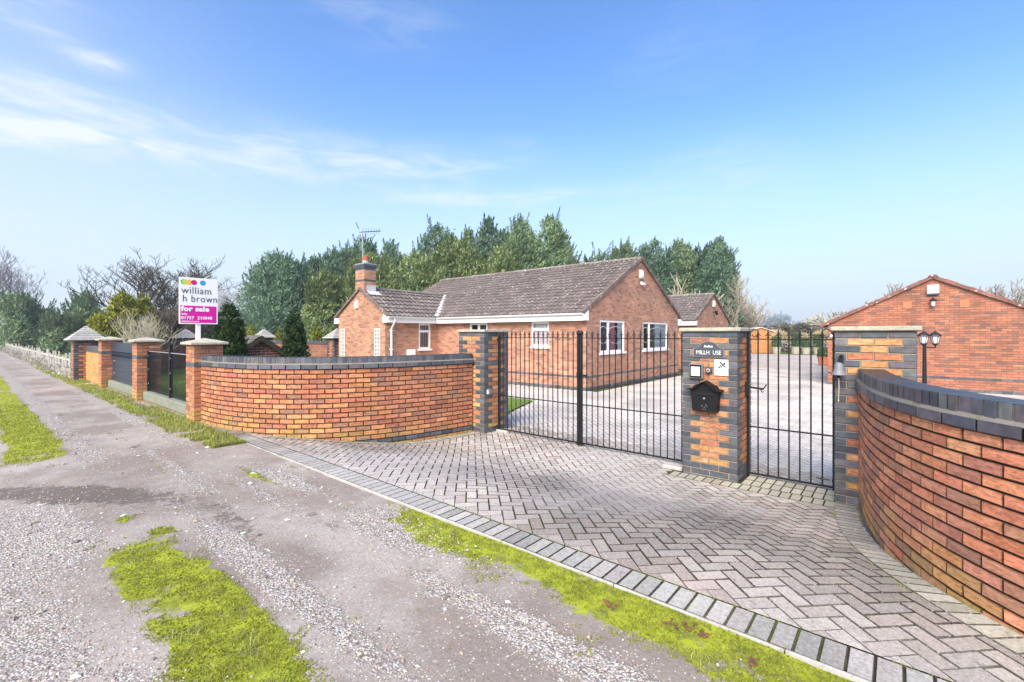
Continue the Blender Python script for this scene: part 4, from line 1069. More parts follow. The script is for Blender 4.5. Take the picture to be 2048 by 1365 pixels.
# ------------------------------------------------------------------ bungalow
def wall_panel(mb, o, ax, L, z0, z1, openings=(), m=0, uv0=0.0, reveal=None, inward=None):
    """vertical wall from o along ax (outside to the right-hand side of ax turned -90), holes for (a0,a1,z0,z1)"""
    o, ax = Vector(o), Vector(ax)
    aa = sorted({0, L, *[q for op in openings for q in op[:2]]}); zz = sorted({z0, z1, *[q for op in openings for q in op[2:4]]})
    for i in range(len(aa) - 1):
        for j in range(len(zz) - 1):
            ca, cz = (aa[i] + aa[i + 1]) / 2, (zz[j] + zz[j + 1]) / 2
            if any(p[0] < ca < p[1] and p[2] < cz < p[3] for p in openings): continue
            q = [(aa[i], zz[j]), (aa[i + 1], zz[j]), (aa[i + 1], zz[j + 1]), (aa[i], zz[j + 1])]
            mb.poly([o + ax * a + V(0, 0, z) for a, z in q], m=m, uv=[(a + uv0, z) for a, z in q])
    n = V(ax.y, -ax.x, 0)
    for p in openings:   # reveals
        P = lambda a, z, d: o + ax * a - n * d + V(0, 0, z)
        for (a, za, b, zb_) in ((p[0], p[2], p[0], p[3]), (p[1], p[3], p[1], p[2]), (p[0], p[3], p[1], p[3]), (p[1], p[2], p[0], p[2])):
            mb.poly([P(a, za, 0), P(b, zb_, 0), P(b, zb_, .10), P(a, za, .10)], m=m, uv=[(0, za), (.1, za), (.1, zb_), (0, zb_)])

def window(parent, o, ax, w, h, mull=(), trans=(), curtain=None, name='window', sill=True, lead=False):
    """o lower left corner of the opening on the outer wall face; ax along; mull/trans positions split it"""
    o, ax = Vector(o), Vector(ax); n = V(ax.y, -ax.x, 0); Z = V(0, 0, 1)
    fr = MB()
    def bar(a0, a1, z0, z1, d0=.075, d1=.012): fr.obox(o + ax * a0 - n * d0 + Z * z0, ax * (a1 - a0), n * (d0 - d1), Z * (z1 - z0), (.8, .8, .8))
    t = .062
    bar(0, t, 0, h); bar(w - t, w, 0, h); bar(t, w - t, 0, t); bar(t, w - t, h - t, h)
    for m in mull: bar(m - .045, m + .045, t, h - t, .074, .010)
    for (z, a0, a1) in trans: bar(max(a0, t), min(a1, w - t), z - .045, z + .045, .073, .008)
    win = fr.build(name, M['white'], parent)
    pn = MB(); pn.poly([o + ax * a - n * .05 + Z * z for a, z in ((t, t), (w - t, t), (w - t, h - t), (t, h - t))]); pn.build('pane', M['glass'], win)
    if sill:
        s = MB(); s.obox(o + ax * -.05 - n * .07 + Z * -.075, ax * (w + .10), n * .125, Z * .072, (.8, .8, .8)); s.build('sill', M['white'], win)
    if curtain:
        for (a0, a1, c1, c2, zb_) in curtain:
            cu = MB(); k = max(6, int((a1 - a0) / .02))
            for i in range(k):
                p0, p1 = a0 + (a1 - a0) * i / k, a0 + (a1 - a0) * (i + 1) / k
                d0, d1 = .074 + .012 * math.sin(p0 * 46), .074 + .012 * math.sin(p1 * 46)
                cu.poly([o + ax * p0 - n * d0 + Z * zb_, o + ax * p1 - n * d1 + Z * zb_, o + ax * p1 - n * d1 + Z * (h + .02), o + ax * p0 - n * d0 + Z * (h + .02)], c1 if (i // 2) % 3 else c2)
            cu.build('curtain', M['fabric'], win)
    if lead:
        ld = MB()
        for (a0, a1) in lead:
            m = (a0 + a1) / 2; pts = [(a0 + (a1 - a0) * i / 12, h * .72 + .10 * math.sin(math.pi * i / 12)) for i in range(13)]
            for p, q in zip(pts[:-1], pts[1:]): ld.tube(o + ax * p[0] - n * .045 + Z * p[1], o + ax * q[0] - n * .045 + Z * q[1], .010, n=5)
            pts = [(p[0], h * .36 - (p[1] - h * .72)) for p in pts]
            for p, q in zip(pts[:-1], pts[1:]): ld.tube(o + ax * p[0] - n * .045 + Z * p[1], o + ax * q[0] - n * .045 + Z * q[1], .008, n=5)
        ld.build('leading', M['pane_lead'], win)
    return win
M['pane_lead'] = flat_mat('window_leading', (.55, .56, .58), .5, .4, .05)

def tiled(mb, o, ax, up, L, Sl, period=.21, gauge=.30, amp=.028, col=(.142, .116, .106), step=.045, clipf=None):
    """interlocking tile slope: o lower left corner, ax along the eaves, up = unit vector up the slope"""
    o, ax, up = Vector(o), Vector(ax), Vector(up); nrm = ax.cross(up)
    if nrm.z < 0: nrm = -nrm
    K = 6; n = int(L / period * K); rows = max(1, int(round(Sl / gauge))); g_ = Sl / rows
    prof = [0, .55, 1, 1, .55, 0]
    def pt(i, r, s, lift): a = L * i / n; return o + ax * a + up * s + nrm * (amp * prof[i % K] + lift)
    for r in range(rows):
        cols = {}
        for i in range(n):
            a = L * (i + .5) / n
            if clipf and not clipf(a, (r + .5) * g_): continue
            tix = (i // K, r)
            if tix not in cols: cols[tix] = jit(col, .16, .03)
            s0, s1 = r * g_ - (.02 if r else .03), (r + 1) * g_
            p = [pt(i, r, s0, step), pt(i + 1, r, s0, step), pt(i + 1, r, s1, .004), pt(i, r, s1, .004)]
            mb.poly(p, cols[tix])
            mb.poly([pt(i, r, s0, .0), pt(i + 1, r, s0, .0), p[1], p[0]], cols[tix])
def ridge_tiles(mb, a, b, r=.12, L=.45, col=(.19, .165, .145)):
    a, b = Vector(a), Vector(b); d = (b - a).normalized(); side = V(-d.y, d.x, 0); n = max(1, int((b - a).length / L)); l = (b - a).length / n
    for k in range(n):
        p = a + d * (l * k); q = a + d * (l * (k + 1) - .012); c = jit(col, .14); P = 7
        for i in range(P):
            t0, t1 = math.pi * (i / P) , math.pi * ((i + 1) / P)
            f = lambda base, t: base + side * (r * math.cos(t)) + V(0, 0, r * .75 * math.sin(t) - .045)
            mb.poly([f(p, t0), f(q, t0), f(q, t1), f(p, t1)], c)
        mb.poly([f(q, math.pi * i / P) for i in range(P + 1)], c); mb.poly([f(p, math.pi * i / P) for i in range(P, -1, -1)], c)

H = empty('bungalow', (-12.5, 16.4, 0), 'long red brick bungalow with brown tiled roof behind the gates', 'bungalow')
XG, YFN, YBK = -7.47, 12.53, 20.38; XW0, XW1, YW = -17.80, -14.52, 10.01; XL = -18.6
RY = (YFN + YBK) / 2; ZE, ZR = 2.44, 4.64; OV = .30
sl = (ZR - ZE) / (RY - YFN + OV)
wm = MB()
WZ0, WZ1 = 1.18, 2.25
# front wall (faces the lane), right gable (faces +x), wing side and wing gable
f_op = [(-12.63 - XW1, -11.71 - XW1, 1.75, 2.2), (-9.64 - XW1, -8.91 - XW1, 1.38, 2.2)]
wall_panel(wm, (XW1, YFN, 0), (1, 0, 0), XG - XW1, 0, 2.6, f_op)
g_op = [(.85, 2.61, WZ0, WZ1), (4.16, 6.60, WZ0, WZ1)]
wall_panel(wm, (XG, YFN, 0), (0, 1, 0), YBK - YFN, 0, 2.5, g_op)
za = ZE + OV * sl
wm.poly([(XG, YFN, 2.5), (XG, YBK, 2.5), (XG, YBK, za - .02), (XG, RY, ZR - .03), (XG, YFN, za - .02)], uv=[(0, 2.5), (YBK - YFN, 2.5), (YBK - YFN, za), (RY - YFN, ZR), (0, za)])
wall_panel(wm, (XG, YBK, 0), (-1, 0, 0), XG - XL, 0, 2.6)
wall_panel(wm, (XL, YBK, 0), (0, -1, 0), YBK - YFN, 0, 2.5)
wm.poly([(XL, YBK, 2.5), (XL, YFN, 2.5), (XL, YFN, za - .02), (XL, RY, ZR - .03), (XL, YBK, za - .02)], uv=[(0, 2.5), (7.85, 2.5), (7.85, za), (3.9, ZR), (0, za)])
wall_panel(wm, (XL, YFN, 0), (1, 0, 0), XW0 - XL, 0, 2.6)
s_op = [(1.56, 2.15, 1.20, 2.2)]
wall_panel(wm, (XW1, YW, 0), (0, 1, 0), YFN - YW, 0, 2.6, s_op, uv0=.6)
wall_panel(wm, (XW0, YFN, 0), (0, -1, 0), YFN - YW, 0, 2.6)
XR = (XW0 + XW1) / 2; ZWR = 3.58; slw = (ZWR - ZE) / (XW1 - XR + .25)
zaw = ZE + .25 * slw
wall_panel(wm, (XW0, YW, 0), (1, 0, 0), XW1 - XW0, 0, 2.5)
wm.poly([(XW0, YW, 2.5), (XW1, YW, 2.5), (XW1, YW, zaw - .02), (XR, YW, ZWR - .03), (XW0, YW, zaw - .02)], uv=[(0, 2.5), (3.28, 2.5), (3.28, zaw), (1.64, ZWR), (0, zaw)])
wall = wm.build('wall', M['house_brick'], H)
# dark blue brick band and plinth
def band(o, ax, L, z, h, par=None):
    bm_ = MB(); o, ax = Vector(o), Vector(ax); n = V(ax.y, -ax.x, 0); d = 0
    while d < L:
        l = min(.2165, L - d); bm_.obox(o + ax * d + n * .004 + V(0, 0, z), ax * l, -n * .02, V(0, 0, h), bcol(BLUE)); d += .2255
    bm_.build('blue_brick_band', M['blue_brick'], par or H)
for z, h in ((.40, .066), (.0, .11)):
    band((XW1, YFN, 0), (1, 0, 0), XG - XW1, z, h); band((XG, YFN, 0), (0, 1, 0), YBK - YFN, z, h); band((XW1, YW, 0), (0, 1, 0), YFN - YW, z, h)
fl = MB(); fl.box(XL + .02, XG - .35, YFN + .35, YBK - .1, 2.3, 2.32); fl.box(XW0 + .1, XW1 - .1, YW + .1, YFN + .35, 2.3, 2.32); fl.build('ceiling', M['dark'], H)
# roofs
rf = MB(); ups = V(0, 1, sl).normalized(); SL = (RY - YFN + OV) * math.sqrt(1 + sl * sl)
OVG = .07
tiled(rf, (XL - .08, YFN - OV, ZE), (1, 0, 0), ups, XG + OVG - XL + .08, SL, clipf=lambda a, s: not (a + XL - .08 < XW1 + .1 and a + XL - .08 > XW0 and s < 1.0 and a + XL - .08 < XR + 1.9 - s * .75))
upb = V(0, -1, sl).normalized(); tiled(rf, (XG + OVG, YBK + OV, ZE), (-1, 0, 0), upb, XG + OVG - XL + .08, SL, period=.42)
ridge_tiles(rf, (XL - .08, RY, ZR + .04), (XG + OVG + .01, RY, ZR + .04))
roof = rf.build('roof', M['tile'], H)
wr = MB(); upw = V(-1, 0, slw).normalized(); SLW = (XW1 + .25 - XR) * math.sqrt(1 + slw * slw)
def wclip(a, s):   # keep the wing slope up to the valley with the main roof
    y = YW - .08 + a; x = XW1 + .25 - s / SLW * (XW1 + .25 - XR); z = ZE + (XW1 + .25 - x) * slw
    return z > ZE + (y - YFN + OV) * sl - .12
tiled(wr, (XW1 + .25, YW - .08, ZE), (0, 1, 0), upw, 4.75, SLW, clipf=wclip)
upv = V(1, 0, slw).normalized(); tiled(wr, (XW0 - .25, YW - .08, ZE), (0, 1, 0), upv, 4.75, SLW, period=.42, clipf=wclip)
ridge_tiles(wr, (XR, YW + .55, ZWR + .04), (XR, 14.38, ZWR + .04))
wr.build('wing_roof', M['tile'], H)
# verge tiles down the gables
def verge(p, q, n_out, w=.10, col=(.16, .115, .098), par=None):
    vt = MB(); p, q = Vector(p), Vector(q); d = q - p; k = int(d.length / .30); l = d / k; n_out = Vector(n_out)
    up = n_out.cross(d.normalized()); up = up if up.z > 0 else -up
    for i in range(k):
        c = jit(col, .18); o = p + l * i
        vt.obox(o - n_out * .03 + up * (-.05), l * .985, n_out * w, up * (.095 + .012 * (i % 2)), c)
    vt.build('verge_tiles', M['tile'], par or H)
for y in (YFN - OV, YBK + OV): verge((XG + .012, y, ZE + .01), (XG + .012, RY, ZR + .01), (1, 0, 0))
for x in (XW0 - .25, XW1 + .25): verge((x, YW - .012, ZE + .01), (XR, YW - .012, ZWR + .01), (0, -1, 0))
verge((XL, YFN - OV, ZE + .01), (XL, RY, ZR + .01), (-1, 0, 0))
vf = MB(); vz = lambda y: ZE + (y - YFN + OV) * sl
a, b = V(XW1 + .25, YFN - OV, ZE + .07), V(XR, YFN - OV + (ZWR - ZE) / sl, ZWR + .07); dv = b - a; sd = V(.75, .65, 0).normalized() * .16
vf.poly([a - sd * .4, a + sd, b + sd, b - sd * .4]); vf.build('valley_flashing', M['lead'], H)
# white boxed eaves, fascia and gutters
fb = MB()
def eave(p, q, out):
    p, q, out = Vector(p), Vector(q), Vector(out)
    fb = MB(); fb.obox(p + V(0, 0, -.225), q - p, out * -.30, V(0, 0, .225), (.8, .8, .8)); fb.build('fascia', M['white'], H)
eave((XW1 + .25, YFN - OV + .02, ZE), (XG + .075, YFN - OV + .02, ZE), (0, -1, 0))
eave((XW1 + .23, YW - .07, ZE), (XW1 + .23, YFN - OV + .02, ZE), (1, 0, 0))
eave((XW0 - .23, YW - .07, ZE), (XW0 - .23, YFN, ZE), (-1, 0, 0))
eave((XL - .08, YBK + OV - .02, ZE), (XG + .075, YBK + OV - .02, ZE), (0, 1, 0))
fb = MB(); fb.poly([(XG + .0755, YFN - OV + .02, ZE), (XG + .0755, YFN + .02, ZE), (XG + .0755, YFN + .02, za - .02)]); fb.build('eaves_end', M['white'], H)
fb = MB(); fb.poly([(XW1 + .23, YW - .0705, ZE), (XW1 - .02, YW - .0705, ZE), (XW1 - .02, YW - .0705, zaw)][::-1]); fb.build('eaves_end', M['white'], H)
gt = MB()
def gutter(p, q, out, r=.055):
    p, q, out = Vector(p), Vector(q), Vector(out); c0, c1 = p + out * r, q + out * r; P = 6
    for i in range(P):
        t0, t1 = math.pi * (1 + i / P), math.pi * (1 + (i + 1) / P); f = lambda b, t: b + out * (r * math.cos(t)) + V(0, 0, r * math.sin(t))
        gt.poly([f(c0, t0), f(c1, t0), f(c1, t1), f(c0, t1)]); 
    gt.tube(c0 + out * r, c1 + out * r, .006, n=5)
    for c in (c0, c1): gt.poly([c + out * (r * math.cos(math.pi * (1 + i / P))) + V(0, 0, r * math.sin(math.pi * (1 + i / P))) for i in range(P + 1)])
gutter((XW1 + .36, YFN - OV + .018, ZE - .005), (XG + .07, YFN - OV + .018, ZE - .005), (0, -1, 0))
gutter((XW1 + .232, YW - .07, ZE - .005), (XW1 + .232, YFN - OV - .1, ZE - .005), (1, 0, 0))
gt.build('gutter', M['white'], H)
dp = MB(); x = XW1 + .08; y = YW + .22
dp.path([(XW1 + .28, y, ZE - .06), (XW1 + .28, y, ZE - .20), (x, y, ZE - .45), (x, y, .05)], .036, 10)
for z in (1.9, 1.2, .5): dp.box(XW1 - .01, x + .045, y - .05, y + .05, z, z + .03)
dp.build('downpipe', M['white'], H)
mbx = MB(); mbx.bbox(XW1 - .01, XW1 + .13, 10.98, 11.32, .62, 1.19, .015); mbx.build('meter_box', M['white'], H)
# windows
PK1, PK2, NET, NET2 = (.74, .30, .34), (.46, .10, .13), (.86, .86, .82), (.66, .70, .70)
window(H, (XW1 + f_op[0][0], YFN, 1.75), (1, 0, 0), .92, .45, mull=(.46,))
window(H, (XW1 + f_op[1][0], YFN, 1.38), (1, 0, 0), .73, .82, trans=((.56, 0, .73),), curtain=[(.08, .66, (.80, .66, .70), (.62, .46, .52), .05)])
window(H, (XG, YFN + .85, WZ0), (0, 1, 0), 1.76, 1.07, mull=(.60,), curtain=[(.66, 1.16, PK1, (.70, .50, .50), .05), (1.34, 1.72, NET, NET2, .05), (.08, .50, (.15, .12, .11), (.2, .15, .13), .05)], lead=[(.07, .55), (.66, 1.68)])
window(H, (XG, YFN + 4.16, WZ0), (0, 1, 0), 2.44, 1.07, mull=(.62,), curtain=[(1.25, 2.36, NET, NET2, .05), (.75, 1.2, (.16, .08, .07), (.2, .1, .09), .05)], lead=[(.08, .56), (.70, 2.36)])
window(H, (XW1, YW + 1.56, 1.20), (0, 1, 0), .59, 1.0, trans=((.70, 0, .59),), curtain=[(.08, .52, (.40, .38, .36), (.16, .15, .15), .05)])
# chimney
CX0, CX1, CY0, CY1 = -16.50, -15.87, YW - .015, 10.50; ZC = 4.50
ch = MB()
for (o, ax, L) in (((CX0, CY0, 0), (1, 0, 0), CX1 - CX0), ((CX1, CY0, 0), (0, 1, 0), CY1 - CY0), ((CX1, CY1, 0), (-1, 0, 0), CX1 - CX0), ((CX0, CY1, 0), (0, -1, 0), CY1 - CY0)):
    wall_panel(ch, o, ax, L, 2.85, ZC - .2)
chim = ch.build('chimney', M['house_brick'], H)
cc = MB()
for z, e, h in ((ZC - .2, .0, .07), (ZC - .13, .03, .07), (ZC - .06, .05, .09), (ZC - .64, .006, .066)):
    cc.box(CX0 - e, CX1 + e, CY0 - e, CY1 + e, z, z + h - .004, bcol(BLUE))
cc.build('oversailing_course', M['blue_brick'], chim)
cf = MB(); cf.box(CX0 - .02, CX1 + .02, CY0 - .02, CY1 + .02, ZC + .03, ZC + .06); cf.build('flaunching', M['grey_concrete'], chim)
cp = MB(); cp.lathe(((CX0 + CX1) / 2, (CY0 + CY1) / 2, ZC + .05), [(.14, 0), (.12, .05), (.115, .16)], 14, (1, 1, 1), 0); cp.build('chimney_pot', M['grey_concrete'], chim)
cp = MB(); cp.lathe(((CX0 + CX1) / 2, (CY0 + CY1) / 2, ZC + .21), [(.125, 0), (.135, .02), (.115, .05), (.125, .09), (.10, .12), (.115, .14), (.105, .17)], 14); cp.build('pot_cowl', M['red_clay'], chim)
lf = MB(); zr = lambda x: ZE + (XW1 + .25 - x) * slw
lf.poly([(CX1 + .008, CY0 + .09, zr(CX1) - .02), (CX1 + .008, CY1 + .01, zr(CX1) - .02), (CX1 + .008, CY1 + .01, zr(CX1) + .30), (CX1 + .008, CY0 + .09, zr(CX1) + .30)])
lf.poly([(CX1 + .008, CY0 + .09, zr(CX1) + .075), (CX1 + .26, CY0 + .09, zr(CX1 + .26) + .075), (CX1 + .26, CY1 + .12, zr(CX1 + .26) + .075), (CX1 + .008, CY1 + .12, zr(CX1) + .075)])
lf.build('flashing', M['lead'], chim)
# rear wing of the house, seen to the right of the main gable
XB, YB0, YB1 = -7.62, 23.1, 28.75; RYB = (YB0 + YB1) / 2; ZRB = 3.93; slb = (ZRB - ZE) / (RYB - YB0 + .25)
rw = MB()
wall_panel(rw, (-15, YB0, 0), (1, 0, 0), 15 + XB, 0, 2.55); wall_panel(rw, (XB, YB0, 0), (0, 1, 0), YB1 - YB0, 0, 2.45)
rw.poly([(XB, YB0, 2.45), (XB, YB1, 2.45), (XB, YB1, ZE + .1), (XB, RYB, ZRB - .03), (XB, YB0, ZE + .1)], uv=[(0, 2.45), (5.65, 2.45), (5.65, 2.54), (2.8, 3.9), (0, 2.54)])
wall_panel(rw, (-10.5, YBK, 0), (0, 1, 0), YB0 - YBK, 0, 2.55)
rw.build('rear_wall', M['house_brick'], H)
rr = MB(); SB = (RYB - YB0 + .25) * math.sqrt(1 + slb * slb)
tiled(rr, (-15, YB0 - .25, ZE), (1, 0, 0), V(0, 1, slb).normalized(), 15 + XB + .07, SB)
tiled(rr, (XB + .07, YB1 + .25, ZE), (-1, 0, 0), V(0, -1, slb).normalized(), 15 + XB + .07, SB, period=.42)
ridge_tiles(rr, (-15, RYB, ZRB + .04), (XB + .08, RYB, ZRB + .04)); rr.build('rear_roof', M['tile'], H)
for y in (YB0 - .25, YB1 + .25): verge((XB + .012, y, ZE + .01), (XB + .012, RYB, ZRB + .01), (1, 0, 0))
eave((-15, YB0 - .23, ZE), (XB + .075, YB0 - .23, ZE), (0, -1, 0))

def wall_box(name, o, n, w, h, d, label, cat, mk='white', base=None):
    """small casing fixed on a wall: o = bottom centre on the wall, n = outward normal"""
    o, n = Vector(o), Vector(n); ax = V(-n.y, n.x, 0)
    r = empty(name, o, label, cat); mb = MB()
    pf = [(0, 0), (d * .8, 0), (d, h * .25), (d * .9, h * .85), (d * .3, h), (0, h)]
    mb.prism([(a, z) for a, z in pf], o - ax * (w / 2) + n * .003, n, (0, 0, 1), ax * w); mb.build('casing', M[mk], r)
    if base:
        b2 = MB(); b2.obox(o - ax * (w / 2 + .005) + n * .002 + V(0, 0, -.05), ax * (w + .01), n * (d * .75), V(0, 0, .048)); b2.build('base', M[base], r)
    return r
wall_box('alarm_box', (XG, RY, 3.92), (1, 0, 0), .20, .30, .10, 'white burglar alarm box high on the bungalow gable above the windows', 'alarm box', base='grey_metal')
r = empty('security_light', (XG, RY, 3.72), 'small pale security light under the alarm box on the bungalow gable', 'security light')
mb = MB(); mb.tube((XG + .003, RY, 3.74), (XG + .08, RY, 3.74), .03, n=10); mb.build('mount', M['white'], r)
mb = MB(); mb.obox((XG + .06, RY - .12, 3.66), (0, .11, 0), (.10, 0, -.03), (.02, 0, .09)); mb.obox((XG + .06, RY + .01, 3.66), (0, .11, 0), (.10, 0, -.03), (.02, 0, .09)); mb.build('lamp_head', M['white'], r)
wall_box('alarm_box', (XW0 + 1.42, YW, 2.80), (0, -1, 0), .17, .30, .09, 'white alarm box on the wing gable just below the chimney', 'alarm box')
wall_box('alarm_box', (XB, RYB, 3.25), (1, 0, 0), .22, .34, .10, 'pale alarm box on the small rear gable right of the main gable', 'alarm box')
r = empty('outdoor_lamp', (XB, RYB, 2.85), 'black outdoor lamp on the small rear gable', 'lamp')
mb = MB(); mb.tube((XB + .003, RYB, 2.95), (XB + .14, RYB, 3.0), .02); mb.tube((XB + .14, RYB, 3.02), (XB + .2, RYB, 2.8), .10, .05, 10); mb.build('lamp_head', M['black_metal'], r)
# trellises either side of the wing gable
def trellis(x, label):
    r = empty('trellis', (x, YW - .03, .1), label, 'trellis', 'white trellis panels on the wing gable'); mb = MB()
    w, zt, zb_ = .34, 1.98, .15
    for i in range(4): a = x - w / 2 + i * w / 3; mb.box(a - .012, a + .012, YW - .042, YW - .024, zb_, zt)
    mb.build('upright', M['white'], r); mb = MB(); z = zb_ + .08
    while z < zt: mb.box(x - w / 2 - .02, x + w / 2 + .02, YW - .0235, YW - .006, z, z + .024); z += .145
    mb.build('lath', M['white'], r)
trellis(-17.45, 'white wooden trellis at the left edge of the chimney gable'); trellis(-14.98, 'white wooden trellis at the right edge of the chimney gable')
# aerial
r = empty('tv_aerial', (CX0 - .03, CY1 - .12, 3.2), 'tall thin television aerial strapped to the chimney', 'aerial')
AX, AY = CX0 - .03, CY1 - .12
mb = MB(); mb.tube((AX, AY, 3.25), (AX - .10, AY, 5.96), .022, n=8); mb.build('mast', M['grey_metal'], r)
mb = MB(); bdv = V(.766, .643, .06); o = V(AX - .10, AY, 5.92); mb.tube(o - bdv * .12, o + bdv * .75, .016, n=6); mb.build('boom', M['black_metal'], r)
mb = MB(); sdv = V(-.55, .8, .25)
for k, L in ((.02, .30), (.14, .26), (.24, .24), (.36, .23), (.48, .21), (.58, .20), (.68, .19)):
    c = o + bdv * k; mb.tube(c - V(0, 0, 1) * L * .55 - sdv * .05, c + V(0, 0, 1) * L * .55 + sdv * .05, .007, n=5)
for s in (.45, -.45):
    for q in (0, .08): c = o - bdv * .14; mb.tube(c + V(0, 0, s * .3), c + V(0, 0, s * .9) - bdv * .12, .014, n=5)
c = o - bdv * .05 - V(0, 0, .75); mb.tube(c - V(0, 0, .12), c + V(.08, .03, .12), .014, n=6)
mb.build('element', M['black_metal'], r)

# ------------------------------------------------------------------ garage on the right
GXL, GXR, GY = -1.92, 3.62, 19.8; GXM = (GXL + GXR) / 2; ZGR, ZGE = 3.60, 2.06; GL = 9.0
G = empty('garage', (GXM, GY + 4, 0), 'red brick garage with a low tiled gable on the right', 'garage')
gw = MB(); slg = (ZGR - ZGE) / (GXM - GXL + .22); zg = ZGE + .22 * slg
wall_panel(gw, (GXL, GY, 0), (1, 0, 0), GXR - GXL, 0, 2.0)
gw.poly([(GXL, GY, 2), (GXR, GY, 2), (GXR, GY, zg - .02), (GXM, GY, ZGR - .03), (GXL, GY, zg - .02)], uv=[(0, 2), (5.54, 2), (5.54, zg), (2.77, ZGR), (0, zg)])
wall_panel(gw, (GXL, GY + GL, 0), (0, -1, 0), GL, 0, 2.1); wall_panel(gw, (GXR, GY, 0), (0, 1, 0), GL, 0, 2.1); wall_panel(gw, (GXR, GY + GL, 0), (-1, 0, 0), GXR - GXL, 0, 2.6)
gw.build('wall', M['garage_brick'], G)
band((GXL, GY, 0), (1, 0, 0), GXR - GXL, .39, .066, G); band((GXL, GY, 0), (1, 0, 0), GXR - GXL, .0, .10, G)
rg = MB(); SG = (GXM - GXL + .22) * math.sqrt(1 + slg * slg)
tiled(rg, (GXL - .22, GY - .06, ZGE), (0, 1, 0), V(1, 0, slg).normalized(), GL + .1, SG, period=.3); tiled(rg, (GXR + .22, GY - .06, ZGE), (0, 1, 0), V(-1, 0, slg).normalized(), GL + .1, SG, period=.3)
ridge_tiles(rg, (GXM, GY - .09, ZGR + .03), (GXM, GY + GL, ZGR + .03), .13, .4, (.16, .085, .068)); rg.build('roof', M['tile'], G)
for x in (GXL - .22, GXR + .22): verge((x, GY - .012, ZGE + .01), (GXM, GY - .012, ZGR + .01), (0, -1, 0), .10, (.20, .095, .075), G)
for x in (GXM - .62, GXM + .72): mb = MB(); mb.bbox(x - .11, x + .11, GY - .012, GY + .01, 2.62, 2.84, .004, (.46, .19, .10)); mb.build('vent_brick', M['terracotta'], G)
wall_box('alarm_box', (GXM + .0, GY, 3.08), (0, -1, 0), .28, .27, .10, 'white alarm box with a blue base under the garage ridge', 'alarm box', base='blue_plastic')
r = empty('wall_lantern', (GXM, GY, 2.7), 'small wall lantern under the alarm box on the garage gable', 'lantern')
mb = MB(); mb.tube((GXM, GY - .003, 2.85), (GXM, GY - .12, 2.9), .014); mb.lathe((GXM, GY - .12, 2.84), [(.11, 0), (.07, .04), (.02, .09), (.004, .12)], 10); mb.build('hood', M['black_metal'], r)
mb = MB(); mb.lathe((GXM, GY - .12, 2.68), [(.035, 0), (.05, .03), (.055, .155)], 8); mb.build('glass', M['lantern_glass'], r)
r = empty('door_chime', (GXL, GY, 1.7), 'tiny white round sensor at the left corner of the garage', 'sensor')
mb = MB(); disc_y(mb, GXL + .1, 1.72, [(.05, .003), (.05, .03), (.02, .05), (.001, .051)], GY); mb.build('casing', M['white'], r)

# double lantern post by the garage
r = empty('lamp_post', (*bearing(1849, 11.2), 0), 'short black lamp post with twin white glass lanterns in front of the garage', 'lamp post')
lx, ly = ROOT[r.name].x, ROOT[r.name].y
mb = MB(); mb.lathe((lx, ly, 0), [(.11, 0), (.11, .03), (.07, .09), (.055, .4), (.045, .5), (.042, .9), (.034, 1.54), (.05, 1.56), (.03, 1.62), (.012, 1.70)], 14); mb.build('post', M['black_metal'], r)
armd = V(.766, .643, 0)
for s in (-.02, .26):
    c = V(lx, ly, 0) + armd * s; mb = MB()
    mb.path([(lx, ly, 1.48), tuple(c + V(0, 0, 1.46)), tuple(c + V(0, 0, 1.52))], .014); mb.build('arm', M['black_metal'], r)
    mb = MB(); mb.lathe(c + V(0, 0, 1.52), [(.004, -.03), (.03, 0), (.055, .02), (.06, .05)], 6); mb.lathe(c + V(0, 0, 1.74), [(.125, 0), (.11, .03), (.06, .085), (.02, .11), (.004, .16)], 6)
    for k in range(6): a = k * math.pi / 3; mb.tube(c + V(.058 * math.cos(a), .058 * math.sin(a), 1.56), c + V(.098 * math.cos(a), .098 * math.sin(a), 1.745), .007, n=4)
    ln = mb.build('lantern', M['black_metal'], r)
    mb = MB(); mb.lathe(c + V(0, 0, 1.565), [(.052, 0), (.090, .175)], 6); mb.build('glass', M['lantern_glass'], ln)

# little brick outbuilding in the garden
r = empty('brick_outbuilding', (-13.9, 5.2, 0), 'little dark brick outbuilding with a pitched roof and dark bargeboards in the garden', 'outbuilding')
ox, oy, hw, oh = -13.4, 5.2, .62, 1.28; zap = 1.72
mb = MB(); wall_panel(mb, (ox, oy - hw, 0), (0, 1, 0), 2 * hw, 0, oh)
mb.poly([(ox, oy - hw, oh), (ox, oy + hw, oh), (ox, oy, zap - .02)], uv=[(0, oh), (2 * hw, oh), (hw, zap)])
wall_panel(mb, (ox - 1.1, oy - hw, 0), (1, 0, 0), 1.1, 0, oh); wall_panel(mb, (ox, oy + hw, 0), (-1, 0, 0), 1.1, 0, oh); wall_panel(mb, (ox - 1.1, oy + hw, 0), (0, -1, 0), 2 * hw, 0, oh)
mb.build('wall', M['shed_brick'], r)
mb = MB(); so = (zap - oh) / hw
for s in (1, -1):
    e = hw + .2; p0 = V(ox + .16, oy + s * e, zap + .03 - e * so); up = V(0, -s, so).normalized()
    tiled(mb, p0, (-1, 0, 0), up, 1.45, e * math.sqrt(1 + so * so), .2, .22, .012, (.10, .085, .075), .022)
mb.build('roof', M['tile'], r)
mb = MB()
for s in (1, -1):
    e = hw + .2; mb.prism([(0, 0), (e, -e * so), (e, -e * so - .13), (0, -.13)], (ox + .125, oy, zap + .02), (0, s, 0), (0, 0, 1), (.03, 0, 0))
mb.build('bargeboard', M['timber_dark'], r)
